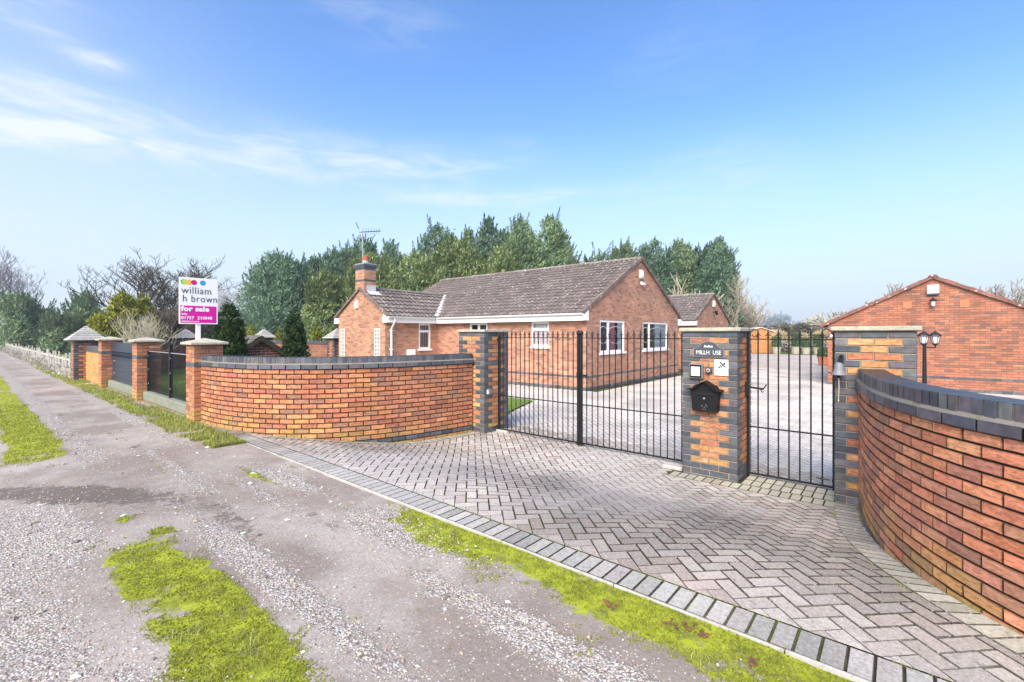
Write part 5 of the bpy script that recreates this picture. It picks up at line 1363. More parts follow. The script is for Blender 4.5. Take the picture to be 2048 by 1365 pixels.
# ------------------------------------------------------------------ vegetation
def spray_mesh(name, centres, dirs, length, width, cols, mat_, parent=None, face=None):
    """one folded leaf spray (a thin diamond) per centre"""
    n = len(centres); d = dirs / np.linalg.norm(dirs, axis=1, keepdims=True)
    rnd = rng.normal(size=(n, 3))
    if face is not None: rnd = face + rnd * .38      # sprays lie roughly across the surface of the crown
    s = np.cross(d, rnd); s /= np.linalg.norm(s, axis=1, keepdims=True) + 1e-9
    L = length[:, None] if isinstance(length, np.ndarray) else length; W = width[:, None] if isinstance(width, np.ndarray) else width
    a = centres - d * L * .5; b = centres + s * W * .5; c = centres + d * L * .5; e = centres - s * W * .5
    vs = np.stack([a, b, c, e], 1).reshape(-1, 3); fs = np.arange(4 * n).reshape(n, 4)
    return np_mesh(name, vs, fs, cols, mat_, parent)
def branch_tubes(mb, segs, col, n=5):
    for p, q, r0, r1 in segs: mb.tube(p, q, r0, r1, n, jit(col, .15), cap=False)

def conifer(name, h, rad, seed, label, cat, c_lo, c_hi, x, y, z0=0, n=9000, leaders=5, taper=.75, spray=.36, group=None, lean=.15, base=.06, trunk=True, wid=.22, clumps=170, shoots=0):
    g_ = np.random.default_rng(seed); rs = random.Random(seed)
    r = empty(name, (x, y, z0), label, cat, group)
    if trunk:
        mb = MB(); mb.tube((0, 0, -.2), (0, 0, h * .8), rad * .055 + .03, .02, 8, (.10, .075, .055)); mb.build('trunk', M['bark'], r, local=True)
    # crown: several leader spires round the main stem, each set with clumps
    sp = [(0, 0, h, rad)]
    for k in range(leaders):
        a = rs.uniform(0, 6.28); d = rad * rs.uniform(.25, .6); sp.append((d * math.cos(a), d * math.sin(a), h * rs.uniform(.72, .97), rad * rs.uniform(.45, .7)))
    cl = []
    for (sx, sy, sh, sr) in sp:
        m = int(clumps * (sr / rad))
        for _ in range(m):
            u = base + (1 - base) * rs.random() ** .9; prof = min(1, (1 - u) ** taper * 1.12 + .03) * (1 if u > .18 else .8 + u)
            a = rs.uniform(0, 6.28); rr = sr * prof * math.sqrt(rs.uniform(.35, 1.0)) * rs.uniform(.85, 1.12)
            cl.append((sx + rr * math.cos(a) + lean * u * u * rad * .4, sy + rr * math.sin(a), u * sh, rr / (sr * prof + .01), u, math.cos(a), math.sin(a), max(.22, .30 * (1 - u) + .12) * rad * .55))
    cl = np.array(cl); k = len(cl); pick = g_.integers(0, k, n); c = cl[pick]
    out = np.stack([c[:, 5], c[:, 6], np.full(n, .0)], 1)
    off = g_.normal(size=(n, 3)) * c[:, 7:8] * np.array([.55, .55, .42])
    ctr = c[:, :3] + off
    d = out * g_.uniform(.2, 1.0, (n, 1)) + np.array([lean, 0, 0]) + np.stack([g_.normal(size=n) * .45, g_.normal(size=n) * .45, g_.uniform(-.15, 1.0, n) + c[:, 4] * .6], 1)
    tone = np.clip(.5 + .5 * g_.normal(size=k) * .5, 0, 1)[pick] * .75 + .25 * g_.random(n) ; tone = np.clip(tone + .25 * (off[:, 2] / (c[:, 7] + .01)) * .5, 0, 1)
    cols = np.array(c_lo)[None] * (1 - tone[:, None]) + np.array(c_hi)[None] * tone[:, None]; cols *= g_.uniform(.88, 1.12, (n, 1))
    Ls = spray * g_.uniform(.6, 1.35, n)
    # leader shoots
    ns = 0; extra_c, extra_d = [], []
    for (sx, sy, sh, sr) in sp:
        for t in range(26):
            q = t / 26; extra_c.append((sx + lean * rad * .4 + rs.gauss(0, .05 * rad * (1 - q) + .02) + lean * q * spray, sy + rs.gauss(0, .05 * rad * (1 - q) + .02), sh * .97 + spray * 2.4 * q)); a = rs.uniform(0, 6.28); extra_d.append((math.cos(a) * .7 + lean, math.sin(a) * .7, .8))
    if shoots:   # pointed tufts that break the outline
        for (sx, sy, sh, sr) in sp:
            for _ in range(shoots):
                u = rs.uniform(.62, .95); prof = min(1, (1 - u) ** taper * 1.12 + .03); a = rs.uniform(0, 6.28); rr = sr * prof * rs.uniform(.5, 1.0)
                b0 = (sx + rr * math.cos(a), sy + rr * math.sin(a), u * sh); L = rs.uniform(.8, 1.7); dv = np.array([.35 * math.cos(a) + lean * 1.3, .35 * math.sin(a), 1.0]); dv /= np.linalg.norm(dv)
                for t in range(46):
                    q = t / 46; w = .26 * (1 - q) + .03; aa = rs.uniform(0, 6.28)
                    extra_c.append((b0[0] + dv[0] * L * q + w * math.cos(aa) * rs.random(), b0[1] + dv[1] * L * q + w * math.sin(aa) * rs.random(), b0[2] + dv[2] * L * q)); extra_d.append((math.cos(aa) * .6 + dv[0], math.sin(aa) * .6 + dv[1], .9))
    ec = np.array(extra_c); ed = np.array(extra_d); kk = len(ec)
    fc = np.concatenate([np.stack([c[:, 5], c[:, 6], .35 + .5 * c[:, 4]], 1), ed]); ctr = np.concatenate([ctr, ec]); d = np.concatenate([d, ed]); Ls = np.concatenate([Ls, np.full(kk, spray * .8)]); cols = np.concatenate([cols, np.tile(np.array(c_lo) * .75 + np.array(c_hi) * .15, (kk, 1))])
    spray_mesh('crown', ctr, d, Ls, Ls * wid, cols, M['leaf'], r, fc)
    return r
DG, DGH = (.066, .122, .080), (.235, .375, .225)         # blue green
YG, YGH = (.110, .155, .055), (.37, .465, .19)         # yellow green
def ctree(px, ytop, wpx, D, kind, seed, label, **k):
    x, y = bearing(px, D); h = EYE + (668 - ytop) / FPX * D; rad = wpx / 2 / FPX * D * 1.3
    lo, hi = {'b': (DG, DGH), 'y': (YG, YGH), 'd': ((.018, .036, .024), (.055, .09, .055)), 'm': (mixc(DG, YG, .5), mixc(DGH, YGH, .5))}[kind]
    args = dict(n=30000, leaders=9, group='tall conifers behind the bungalow', spray=.29, taper=.68, clumps=270, wid=.32, shoots=12); args.update(k)
    return conifer('conifer', h, rad, seed, label, 'conifer tree', lo, hi, x, y, **args)
ctree(546, 512, 150, 38, 'b', 1, 'broad blue green conifer left of the bungalow, standing clear of the tree row')
ctree(622, 530, 60, 41, 'd', 2, 'narrow dark conifer in the gap right of the broad blue green one', n=6000)
ctree(668, 502, 110, 42, 'b', 3, 'blue green conifer at the left end of the row, left of the aerial')
ctree(650, 548, 90, 34, 'y', 4, 'shorter yellow green conifer left of the chimney stack')
ctree(722, 480, 90, 43, 'b', 5, 'dark conifer rising straight behind the television aerial')
ctree(738, 512, 110, 35, 'y', 6, 'rounded yellow green conifer behind the chimney pot')
ctree(778, 485, 70, 44, 'b', 7, 'spiky conifer just right of the aerial')
ctree(822, 512, 130, 34, 'y', 8, 'broad yellow green conifer above the wing roof ridge')
ctree(872, 452, 100, 42, 'b', 9, 'tall blue green conifer above the junction of the two roofs')
ctree(902, 478, 130, 35, 'y', 10, 'bushy yellow green conifer above the left end of the main ridge')
ctree(975, 442, 90, 38, 'b', 11, 'spired dark conifer above the middle of the main roof')
ctree(936, 462, 80, 41, 'm', 12, 'mid green conifer between the bushy yellow green one and the dark spire')
ctree(1040, 440, 110, 37, 'm', 13, 'tall mid green conifer left of the tallest one')
ctree(1092, 438, 96, 36, 'm', 14, 'tallest conifer, at the right end of the tall row')
ctree(1000, 500, 120, 33, 'y', 15, 'low yellow green conifer against the middle of the main ridge')
ctree(1125, 505, 80, 38, 'y', 16, 'sloping low conifer at the right foot of the tallest one')
ctree(1195, 508, 90, 40, 'm', 17, 'small conifer left of the main gable peak', n=7000)
ctree(1250, 490, 80, 42, 'm', 18, 'conifer directly behind the main gable peak')
ctree(1306, 484, 90, 42, 'b', 19, 'conifer just right of the main gable peak')
ctree(1352, 484, 90, 43, 'm', 20, 'dark conifer above the rear roof, with bare stems below', base=.32)
ctree(1425, 482, 86, 40, 'b', 21, 'leaning tufted conifer at the right end of the far row', base=.34, lean=.5)
ctree(1388, 500, 70, 44, 'd', 22, 'dark conifer between the bare stemmed one and the leaning one', base=.2, n=7000)

# garden conifers
def gtree(name, px, ytop, wpx, D, seed, label, lo, hi, cat='conifer', **k):
    x, y = bearing(px, D); h = EYE + (668 - ytop) / FPX * D; rad = wpx / 2 / FPX * D
    return conifer(name, h, rad, seed, label, cat, lo, hi, x, y, **k)
dk = ((.012, .030, .010), (.055, .105, .028))
gtree('dwarf_conifer', 456, 612, 80, 10.4, 31, 'dark green columnar conifer right behind the for sale board', *dk, n=15000, leaders=6, spray=.10, taper=.42, lean=.02, clumps=220, base=.0, wid=.34)
gtree('dwarf_conifer', 589, 630, 60, 11.6, 32, 'dark egg shaped conifer between the outbuilding and the bungalow', *dk, n=13000, leaders=5, spray=.10, taper=.42, lean=.02, clumps=220, base=.0, wid=.34)
gold = ((.13, .15, .012), (.42, .44, .04))
for px, yt, w, D, sd, lab in ((636, 660, 26, 24, 33, 'clipped golden conifer dome left of the grey capped pillar'), (560, 662, 26, 25, 34, 'golden conifer peeping out left of the dark egg shaped conifer'), (503, 655, 30, 26, 35, 'golden conifer partly hidden by the columnar conifer')):
    gtree('golden_conifer', px, yt, w, D, sd, lab, *gold, n=4000, leaders=2, spray=.14, taper=.4, lean=0, clumps=110, base=0, wid=.4)
gtree('golden_conifer', 246, 592, 136, 21, 36, 'broad golden green conical conifer behind the lane pillars', (.07, .085, .012), (.34, .34, .04), n=14000, leaders=3, spray=.20, taper=.8, lean=0, clumps=240, base=.0, wid=.35)

# bare winter trees
def bare_tree(name, x, y, h, seed, label, col, cat='bare tree', spread=.62, depth=6, r0=.16, fork=.22, twig=.012, nb=(2, 3), up=.18, group=None, z0=0, stems=1):
    rs = random.Random(seed); r = empty(name, (x, y, z0), label, cat, group); mbT, mbC = MB(), MB()
    def grow(p, d, L, rad, k):
        n = 3 if k > 2 else 2; q = p
        for i in range(n):
            d = (d + V(rs.gauss(0, .13), rs.gauss(0, .13), rs.gauss(.03, .08))).normalized(); e = q + d * (L / n); r1 = max(twig, rad * (1 - .22 * (i + 1) / n))
            (mbT if k == depth else mbC).tube(q, e, max(twig, rad * (1 - .22 * i / n)), r1, 6 if k > depth - 2 else 4, jit(col, .15), cap=False); q = e
            if k < depth and k > 0 and i < n - 1 and rs.random() < .7:
                a = rs.uniform(0, 6.28); s = V(math.cos(a), math.sin(a), rs.uniform(-.1, .7)).normalized(); grow(q, (d * .55 + s * .75).normalized(), L * rs.uniform(.45, .7), rad * .5, k - 1 if k > 1 else 0)
        if k == 0: return
        for b in range(rs.randint(*nb) + (2 if k == depth else 0)):
            a = rs.uniform(0, 6.28); s = V(math.cos(a), math.sin(a), rs.uniform(-.15, .5)); nd = (d * (1 - spread) + s.normalized() * spread + V(0, 0, up)).normalized()
            grow(q, nd, L * rs.uniform(.62, .86) if k < depth else L * rs.uniform(.9, 1.3), rad * rs.uniform(.5, .68), k - 1)
    for s in range(stems):
        a = rs.uniform(0, 6.28); d = V(math.cos(a) * .35, math.sin(a) * .35, 1).normalized() if stems > 1 else V(rs.gauss(0, .06), rs.gauss(0, .06), 1).normalized()
        grow(V(0, 0, -.1), d, h * fork, r0 / math.sqrt(stems), depth)
    mbT.build('trunk', M['bark'], r, local=True); cr = mbC.build('crown', M['bark'], r, local=True)
    # scale so that the top meets the wanted height
    zmax = max(v[2] for v in mbC.v); s = h / zmax; 
    for o in r.children: o.scale = (s, s, s)
    return r
def btree(name, px, ytop, D, seed, label, col, **k):
    x, y = bearing(px, D); return bare_tree(name, x, y, EYE + (668 - ytop) / FPX * D, seed, label, col, **k)
btree('bare_tree', 322, 497, 30, 41, 'wide spreading bare tree behind the for sale board', (.085, .07, .06), depth=6, spread=.60, r0=.22, fork=.22, twig=.010, up=.20, nb=(2, 3))
btree('bare_tree', 8, 487, 60, 42, 'tall purplish bare tree at the far left edge', (.21, .18, .20), depth=6, spread=.50, r0=.3, fork=.22, twig=.02, up=.28, nb=(2, 3))
btree('bare_tree', 432, 560, 60, 43, 'faint pale bare tree behind the right edge of the for sale board', (.40, .38, .40), depth=5, r0=.18, twig=.022, spread=.6)
btree('bare_shrub', 266, 612, 17.5, 44, 'pale leafless shrub in front of the golden green conifer', (.46, .42, .31), cat='shrub', depth=4, r0=.06, twig=.0045, spread=.50, fork=.22, nb=(2, 3), stems=4, up=.3)
btree('bare_shrub', 345, 610, 24, 45, 'dense brown thicket left of the columnar conifer', (.14, .12, .09), cat='shrub', depth=5, r0=.10, twig=.012, spread=.5, fork=.22, stems=4, up=.3)
btree('bare_tree', 1465, 545, 38, 46, 'thin twiggy tree at the right end of the conifer row', (.30, .27, .20), depth=5, r0=.13, twig=.016, spread=.42, up=.3, fork=.26)
btree('bare_tree', 1495, 588, 46, 47, 'small bare tree above the middle gate pillar', (.34, .30, .24), depth=5, r0=.12, twig=.02, spread=.5, stems=2)
btree('bare_tree', 1366, 545, 36, 48, 'dead pale trunk with broken branches above the rear roof', (.42, .36, .28), depth=3, r0=.28, twig=.02, spread=.4, up=.3, fork=.4)
btree('bare_tree', 1780, 566, 36, 49, 'bare tree just left of the garage ridge', (.24, .21, .18), depth=5, r0=.16, twig=.026, spread=.45, up=.25)
btree('bare_tree', 2000, 560, 34, 50, 'bare tree above the right slope of the garage', (.24, .21, .18), depth=5, r0=.14, twig=.024, spread=.45, up=.25)
for px, yt, D, sd, lab in ((1690, 618, 90, 51, 'bare bushy tree left of the garage eaves'), (1625, 635, 110, 52, 'low rounded bare tree beyond the yard hedge'), (1655, 633, 100, 53, 'bare bush beside the garage eaves'), (1480, 632, 90, 54, 'bare bush behind the thin twiggy tree')):
    btree('bare_tree', px, yt, D, sd, lab, (.42, .39, .32), depth=5, r0=.2, twig=.05, spread=.66, stems=3, up=.05)
def bush(name, px, ytop, wpx, D, seed, label, lo, hi, cat='bush', n=4000, spray=.3, z0=0, **k):
    x, y = bearing(px, D); h = EYE - z0 + (668 - ytop) / FPX * D; return conifer(name, h, wpx / 2 / FPX * D, seed, label, cat, lo, hi, x, y, z0, n=n, leaders=3, taper=.45, spray=spray, lean=0, base=0, trunk=False, clumps=110, **k)
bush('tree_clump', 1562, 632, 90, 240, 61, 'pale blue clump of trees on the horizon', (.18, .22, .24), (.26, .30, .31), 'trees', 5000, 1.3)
bush('bush', 2036, 604, 90, 36, 62, 'green bush behind the right end of the garage roof', (.05, .10, .015), (.16, .25, .03))
# dark evergreens at the far left
for px, yt, w, D, sd, lab in ((20, 592, 95, 42, 63, 'dark evergreen at the far left edge below the purplish bare tree'), (85, 622, 90, 44, 64, 'lower dark evergreen second from the left'), (172, 590, 90, 40, 65, 'feathery green evergreen left of the golden green conifer'), (128, 640, 70, 38, 66, 'low dark evergreen above the old fence'), (215, 640, 80, 36, 67, 'dark evergreen behind the first lane pillars')):
    ctree(px, yt, w * .8, D, 'm', sd, lab, n=12000, leaders=5, group='evergreens beyond the field', base=.0, lean=.1, taper=.7)
for px, yt, w, D, sd, lab in ((330, 625, 120, 33, 68, 'dark hedge tree behind the wide bare tree'), (390, 640, 90, 31, 69, 'dark green bush behind the post of the for sale board'), (290, 640, 90, 32, 70, 'dark bush behind the pale leafless shrub'), (455, 640, 110, 36, 71, 'dark bush behind the columnar conifer')):
    bush('bush', px, yt, w, D, sd, lab, (.035, .045, .022), (.10, .115, .055), n=6000)

# rough hedge bank beyond the yard, with dry grass
hb = MB()
def bank(name, p, q, h, w, label, col, seed, n=9000, spray=.5, cat='hedge', grass=False):
    g_ = np.random.default_rng(seed); p, q = np.array(p), np.array(q); t = (q - p) / np.linalg.norm(q - p); nn = np.array([-t[1], t[0]]); L = np.linalg.norm(q - p)
    r = empty(name, (*((p + q) / 2), 0), label, cat); c = np.array([*((p + q) / 2), 0])
    a = g_.random(n) * L; b = g_.normal(size=n) * w * .4; zz = g_.random(n) ** .7 * h * (1 + .12 * np.sin(a * .9) + .08 * np.sin(a * 2.7))
    ctr = np.stack([p[0] + t[0] * a + nn[0] * b, p[1] + t[1] * a + nn[1] * b, zz], 1) - c
    d = np.stack([g_.normal(size=n) * .35, g_.normal(size=n) * .35, np.full(n, 1.0)], 1) if grass else g_.normal(size=(n, 3))
    tone = np.clip(.5 + .35 * np.sin(a * .8) * np.sin(a * .31 + 1) + .3 * g_.normal(size=n), 0, 1)[:, None]
    cols = np.array(col[0])[None] * (1 - tone) + np.array(col[1])[None] * tone
    spray_mesh('foliage', ctr, d, spray * g_.uniform(.6, 1.4, n), spray * (.16 if grass else .35), cols, M['leaf'], r); return r
P = lambda px, D: bearing(px, D)
bank('hedge', P(1440, 62), P(1690, 58), 2.75, 1.6, 'long greyish hedge with a dark top beyond the yard', ((.10, .085, .06), (.28, .25, .17)), 81, 16000, .5)
bank('dry_grass', P(1500, 55), P(1680, 52), 1.9, 2.4, 'band of pale dry grass in front of the far hedge', ((.36, .29, .15), (.62, .52, .30)), 82, 12000, .5, 'grass bank', True)
bank('low_hedge', P(1540, 46), P(1680, 44), .9, 1.2, 'low grey lavender hedge behind the planters', ((.20, .18, .16), (.40, .37, .33)), 83, 6000, .3)
bank('hedge', P(-200, 60), P(200, 46), 1.7, 1.8, 'dark evergreen hedge across the far side of the field', ((.035, .055, .03), (.11, .15, .075)), 84, 14000, .5)
fr = empty('fence', (*P(1560, 64), 0), 'long dark horizontal fence along the top of the far hedge', 'fence'); mb = MB()
a, b = V(*P(1470, 66), 0), V(*P(1690, 62), 0); t = (b - a)
mb.obox(a + V(0, 0, 2.75), t, V(.1, .1, 0), V(0, 0, .22), (.06, .05, .045)); mb.build('rail', M['timber_dark'], fr)
mb = MB()
for i in range(12): mb.obox(a + t * (i / 11), V(.12, 0, 0), V(0, .12, 0), V(0, 0, 3.0), (.06, .05, .045))
mb.build('post', M['timber_dark'], fr)

# shed and planters at the end of the yard
sx, sy = bearing(1521, 42); SH = empty('wooden_shed', (sx, sy, 0), 'orange brown wooden shed with pale roof edge at the end of the yard', 'shed', rz=R(28))
mb = MB(); mb.box(-1.05, 1.05, 0, 2.2, 0, 1.95)
for i in range(14): x = -1.05 + i * .15; mb.box(x + .004, x + .146, -.018, -.002, .05, 1.95)
mb.poly([(-1.05, -.003, 1.95), (1.05, -.003, 1.95), (0, -.003, 2.32)]); mb.build('wall', M['shed_wood'], SH, local=True)
mb = MB()
for s in (1, -1): mb.obox((0, -.15, 2.36), (s * 1.22, 0, -.42), (0, 2.5, 0), (0, 0, .06), (.5, .45, .38))
mb.build('roof', M['grey_wood'], SH, local=True)
mb = MB(); mb.bbox(-.42, .42, -.045, -.02, .08, 1.85, .005)
for z in (.35, .95, 1.55): mb.box(-.40, .40, -.06, -.046, z, z + .1)
mb.build('door', M['shed_wood'], SH, local=True)
def pot(x, y, w, h, label, mk, plant, seed, group=None, rnd=True):
    r = empty('planter', (x, y, 0), label, 'planter', group); mb = MB()
    mb.lathe((0, 0, 0), [(w * .36, 0), (w * .40, .02), (w * .5, h * .88), (w * .54, h * .9), (w * .54, h), (w * .46, h), (w * .44, h * .9)], 14); mb.build('pot', M[mk], r, local=True)
    mb = MB(); mb.lathe((0, 0, h * .86), [(w * .43, 0), (w * .40, .02)], 12, (.05, .04, .03)); mb.build('soil', M['soil_clod'], r, local=True)
    if plant:
        g_ = np.random.default_rng(seed); n = 1400; a = g_.random(n) * 6.28; rr = np.sqrt(g_.random(n)) * w * .5; hh = plant * g_.random(n)
        ctr = np.stack([rr * np.cos(a), rr * np.sin(a), h + hh], 1); d = np.stack([np.cos(a) * .3, np.sin(a) * .3, np.ones(n)], 1) + g_.normal(size=(n, 3)) * .3
        cols = np.array([(.08, .12, .05)]) * g_.uniform(.6, 2.0, (n, 1)); spray_mesh('plant', ctr, d, .22 * g_.uniform(.6, 1.4, n), .05, cols, M['leaf'], r)
for px, D, w, h, lab, pl, sd in ((1553, 41, .75, .62, 'stone planter nearest the shed', .9, 91), (1592, 40.5, .8, .66, 'round stone planter third from the garage end', 1.2, 92), (1612, 40, .7, .6, 'stone planter second from the garage end', .8, 93), (1636, 39.5, .75, .62, 'stone planter at the garage end of the row', 1.1, 94)):
    pot(*bearing(px, D), w, h, lab, 'stone_cap', pl, sd, 'stone planters at the end of the yard')
pot(*bearing(1648, 26), .62, .5, 'terracotta pot against the left side of the garage', 'terracotta', .45, 95)

# weathered fence beside the lane at the far left
fr = empty('picket_fence', (-40, 2.35, LANE), 'weathered pale picket fence running along the lane at the far left', 'fence'); k = 0
proto = None; x = -21.1; rs = random.Random(5)
while x > -75 and k < 95:
    h = rs.uniform(.8, 1.05); mb = MB(); w = rs.uniform(.035, .06); lean = rs.uniform(-.06, .06)
    mb.obox((x, 2.33, .12), (w, 0, 0), (0, .04, 0), (lean, rs.uniform(-.04, .04), h), jit((.5, .47, .4), .2)); mb.build('picket', M['grey_wood'], fr); x -= .28 + .012 * k; k += 1
for z in (.45, .85):
    mb = MB(); mb.obox((-75, 2.375, z), (53.9, 0, 0), (0, .03, 0), (0, 0, .06)); mb.build('rail', M['grey_wood'], fr)
bank('dead_bramble', (-21.2, 2.5), (-60, 2.45), .62, .45, 'grey dead brambles growing through the old picket fence', ((.26, .23, .20), (.56, .52, .46)), 85, 12000, .13, 'brambles')

# ------------------------------------------------------------------ loose stones, moss and grass
def scatter(name, tv, tf, pos, scl, rot, cols, mat_, label_kind='stuff'):
    """many small copies of a template as one mesh"""
    n = len(pos); k = len(tv); c, s = np.cos(rot), np.sin(rot)
    v = tv[None] * scl[:, None, :]; x = v[..., 0] * c[:, None] - v[..., 1] * s[:, None]; y = v[..., 0] * s[:, None] + v[..., 1] * c[:, None]
    V_ = np.stack([x, y, v[..., 2]], -1) + pos[:, None]; F_ = (tf[None] + (np.arange(n) * k)[:, None, None]).reshape(-1, tf.shape[1])
    o = np_mesh(name, V_.reshape(-1, 3), F_, np.repeat(cols, len(tf), axis=0), mat_); return tag(o, kind=label_kind)
octv = np.array([(1, .1, 0), (.1, .9, .05), (-.9, -.1, 0), (0, -1, -.05), (.15, 0, .62), (-.1, .1, -.5)], float); octf = np.array([(0, 1, 4), (1, 2, 4), (2, 3, 4), (3, 0, 4), (1, 0, 5), (2, 1, 5), (3, 2, 5), (0, 3, 5)])
pos, scl, col = [], [], []; rs = random.Random(11)
tries = 0
while len(pos) < 26000 and tries < 600000:
    tries += 1
    D = .9 + 7.5 * rs.random() ** 1.6; px = rs.uniform(-60, 1900); x, y = bearing(px, D)
    if not (-1.2 < y < 2.52): continue
    m, g_, d = zones(x, y)
    w = max(0, g_ - .12) * 1.5 + .045 + .12 * d - (.25 if m > .6 else 0)
    if rs.random() > w: continue
    sz = .0033 * (1 + 1.3 * rs.random() ** 3) * (1 if rs.random() > .03 else rs.uniform(1.5, 3.2)) * (.8 + .12 * D)
    pos.append((x, y, lane_z(x, y) + sz * .25)); scl.append((sz * rs.uniform(.7, 1.4), sz * rs.uniform(.7, 1.2), sz * rs.uniform(.6, 1.1)))
    c = rs.choice([(.47, .43, .385), (.56, .53, .485), (.38, .335, .295), (.30, .25, .21), (.42, .36, .31), (.62, .595, .56), (.20, .17, .145), (.36, .27, .21)]); col.append([q * rs.uniform(.85, 1.15) for q in c])
o = scatter('gravel', octv, octf, np.array(pos), np.array(scl), np.array([rs.uniform(0, 6.28) for _ in pos]), np.array(col), M['pebble'])
# moss: small upright blades in cushions
bl = np.array([(-.3, 0, 0), (.3, 0, 0), (.12, .05, 1), (-.5, .3, 0), (.0, .35, 0), (-.35, .1, .8)], float); blf = np.array([(0, 1, 2), (3, 4, 5)])
pos, scl, col = [], [], []; tries = 0
while len(pos) < 60000 and tries < 700000:
    tries += 1
    D = .9 + 9 * rs.random() ** 1.7; px = rs.uniform(-60, 1900); x, y = bearing(px, D)
    if not (-1.2 < y < 2.535): continue
    m, g_, d = zones(x, y)
    m2 = m + .5 * fbm(x, y, 9, 12) + .45 * fbm(x, y, 3.2, 14)
    if m2 < .40 + .26 * rs.random(): continue
    sz = rs.uniform(.005, .010) * (.8 + .14 * D)
    pos.append((x, y, lane_z(x, y) - .001)); scl.append((sz * 1.1, sz * 1.1, sz * rs.uniform(.7, 1.5)))
    k = rs.random(); c = mixc((.13, .145, .02), (.40, .45, .05), k) if rs.random() > .08 else (.30, .24, .12); col.append(c)
for _ in range(9000):     # moss and small weeds in the joints, at the kerb and at the feet of the walls
    q = rs.random()
    if q < .40: x, y = rs.uniform(-6.5, 1.2), 2.561 + rs.gauss(0, .006)
    elif q < .60: x, y = rs.uniform(-6.0, 1.0), 2.790 + rs.gauss(0, .005)
    elif q < .85: d_ = rs.uniform(0, 3.6); p = RIGHT.at(d_); t = RIGHT.tan(d_); off = rs.choice([.0, .0, .21]) + abs(rs.gauss(0, .012)); x, y = p.x + t.y * off, p.y - t.x * off
    else: d_ = rs.uniform(0, LEFT.L - .8); p = LEFT.at(d_); t = LEFT.tan(d_); off = abs(rs.gauss(0, .03)); x, y = p.x - t.y * off, p.y + t.x * off
    if fbm(x, y, 2.4, 51) < .02: continue
    D_ = max(1, math.hypot(x, y)); sz = rs.uniform(.003, .009) * (.8 + .1 * D_); pos.append((x, y, gz(x, y) - .004)); scl.append((sz, sz, sz * rs.uniform(.6, 1.5))); col.append(mixc((.12, .14, .02), (.36, .42, .05), rs.random()))
o = scatter('moss', bl, blf, np.array(pos), np.array(scl), np.array([rs.uniform(0, 6.28) for _ in pos]), np.array(col), M['moss'])
# grass: verge, lawn edges, tufts in the moss
gb = np.array([(-.05, 0, 0), (.05, 0, 0), (.03, .22, .62), (-.03, .22, .62), (.0, .5, 1.0), (.0, .5, 1.0)], float); gf = np.array([(0, 1, 2, 3)]);
gb = np.array([(-.05, 0, 0), (.05, 0, 0), (.035, .15, .55), (-.035, .15, .55), (.004, .5, 1.0), (-.004, .5, 1.0)], float); gf = np.array([(0, 1, 2, 3), (3, 2, 4, 5)])
pos, scl, col = [], [], []
for _ in range(30000):
    x = -7.0 - 22 * rs.random() ** 1.6; y = rs.uniform(1.98, 2.55); 
    if y < 2.02 + .12 * fbm(x, y, 1.2, 3) + .05 or fbm(x, y, 1.6, 22) < -.22: continue
    sz = rs.uniform(.03, .075); z = lane_z(x, min(y, 2.49)); pos.append((x, y, z)); scl.append((sz * (1 + abs(x) * .03), sz, sz * rs.uniform(.6, 1.1)))
    col.append(mixc((.14, .19, .03), (.42, .43, .12), rs.random()))
for (cx, cy, rad, n) in [(-1.75, .98, .16, 160), (-2.0, .86, .12, 120), (-2.45, .9, .10, 80), (-2.75, .72, .10, 60), (-1.35, 1.0, .18, 160), (-.75, 2.2, .10, 60), (-3.7, 1.05, .10, 60), (-.35, 2.12, .12, 90), (-3.2, .62, .08, 40)]:
    for _ in range(n):
        a, q = rs.uniform(0, 6.28), rad * math.sqrt(rs.random()); x, y = cx + q * math.cos(a), cy + q * math.sin(a) * .7; sz = rs.uniform(.02, .055); pos.append((x, y, lane_z(x, y))); scl.append((sz * .8, sz, sz * rs.uniform(.4, .9))); col.append(mixc((.16, .22, .04), (.48, .46, .20), rs.random()))
for _ in range(26000):
    D = rs.uniform(7, 22); px = rs.uniform(290, 1066); x, y = bearing(px, D)
    if not (2.9 < y < 9.7 and x < (-6.75 - .38 * (y - 7.9) if y > 7.9 else -6.45) and x > -20) or (y < 6.1 and x > left_x(y) - .3): continue
    sz = rs.uniform(.04, .08); pos.append((x, y, .02 + .08 * smooth(-8, -18, x))); scl.append((sz * 1.2, sz, sz)); col.append(mixc((.07, .14, .015), (.20, .32, .04), rs.random()))
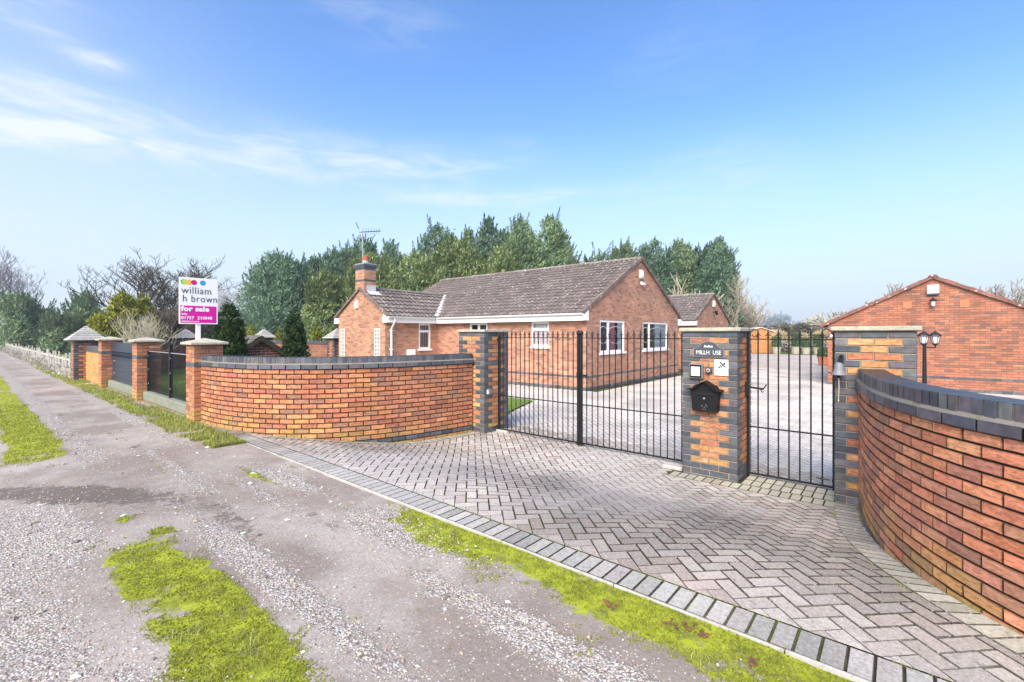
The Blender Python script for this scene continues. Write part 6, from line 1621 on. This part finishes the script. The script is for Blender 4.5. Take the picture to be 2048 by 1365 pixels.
for _ in range(14000):
    x = -7.6 - 26 * rs.random() ** 1.5; y = .60 + rs.gauss(0, .26)
    if zones(x, y)[0] < .5: continue
    sz = rs.uniform(.02, .05); pos.append((x, y, lane_z(x, y))); scl.append((sz * (1 + abs(x) * .04), sz, sz * .6)); col.append(mixc((.20, .24, .03), (.50, .52, .10), rs.random()))
o = scatter('grass', gb, gf, np.array(pos), np.array(scl), np.array([rs.uniform(0, 6.28) for _ in pos]), np.array(col), M['moss'])
# rubble below the sign pillar and along the plinths, brown clods on the moss
pos, scl, col = [], [], []
for _ in range(420):
    if rs.random() < .35: x, y = rs.gauss(-8.7, .35), rs.gauss(2.38, .10)
    else: x, y = rs.uniform(-19.5, -9.2), rs.gauss(2.46, .07)
    sz = rs.uniform(.012, .05) * (1 + .03 * abs(x + 8)); pos.append((x, y, LANE + .005)); scl.append((sz, sz * .8, sz * .7)); col.append([q * rs.uniform(.8, 1.15) for q in rs.choice([(.30, .25, .20), (.40, .34, .27), (.24, .19, .16), (.42, .26, .18), (.5, .46, .4)])])
scatter('rubble', octv, octf, np.array(pos), np.array(scl), np.array([rs.uniform(0, 6.28) for _ in pos]), np.array(col), M['soil_clod'])
pos, scl, col = [], [], []
for (cx, cy) in [(-.92, 2.40), (-.85, 2.44), (-.52, 2.37), (-1.25, 2.34), (-.78, 2.42)]:
    for _ in range(9): sz = rs.uniform(.006, .016); pos.append((cx + rs.gauss(0, .022), cy + rs.gauss(0, .018), LANE + .004)); scl.append((sz, sz, sz * .7)); col.append([q * rs.uniform(.7, 1.2) for q in (.16, .075, .05)])
scatter('leaf_litter', octv, octf, np.array(pos), np.array(scl), np.array([rs.uniform(0, 6.28) for _ in pos]), np.array(col), M['soil_clod'])

# ------------------------------------------------------------------ winter haze in the air
hm = bpy.data.materials.new('haze'); hm.use_nodes = True; ht = hm.node_tree; ht.nodes.clear()
ho = ht.nodes.new('ShaderNodeOutputMaterial'); hv = ht.nodes.new('ShaderNodeVolumePrincipled')
hv.inputs['Color'].default_value = (.90, .95, 1.0, 1); hv.inputs['Density'].default_value = .0011; hv.inputs['Anisotropy'].default_value = .2
ht.links.new(hv.outputs[0], ho.inputs['Volume'])
hz = MB(); hz.box(-700, 700, -700, 700, -1.2, 24)
tag(hz.build('haze', hm), kind='stuff')
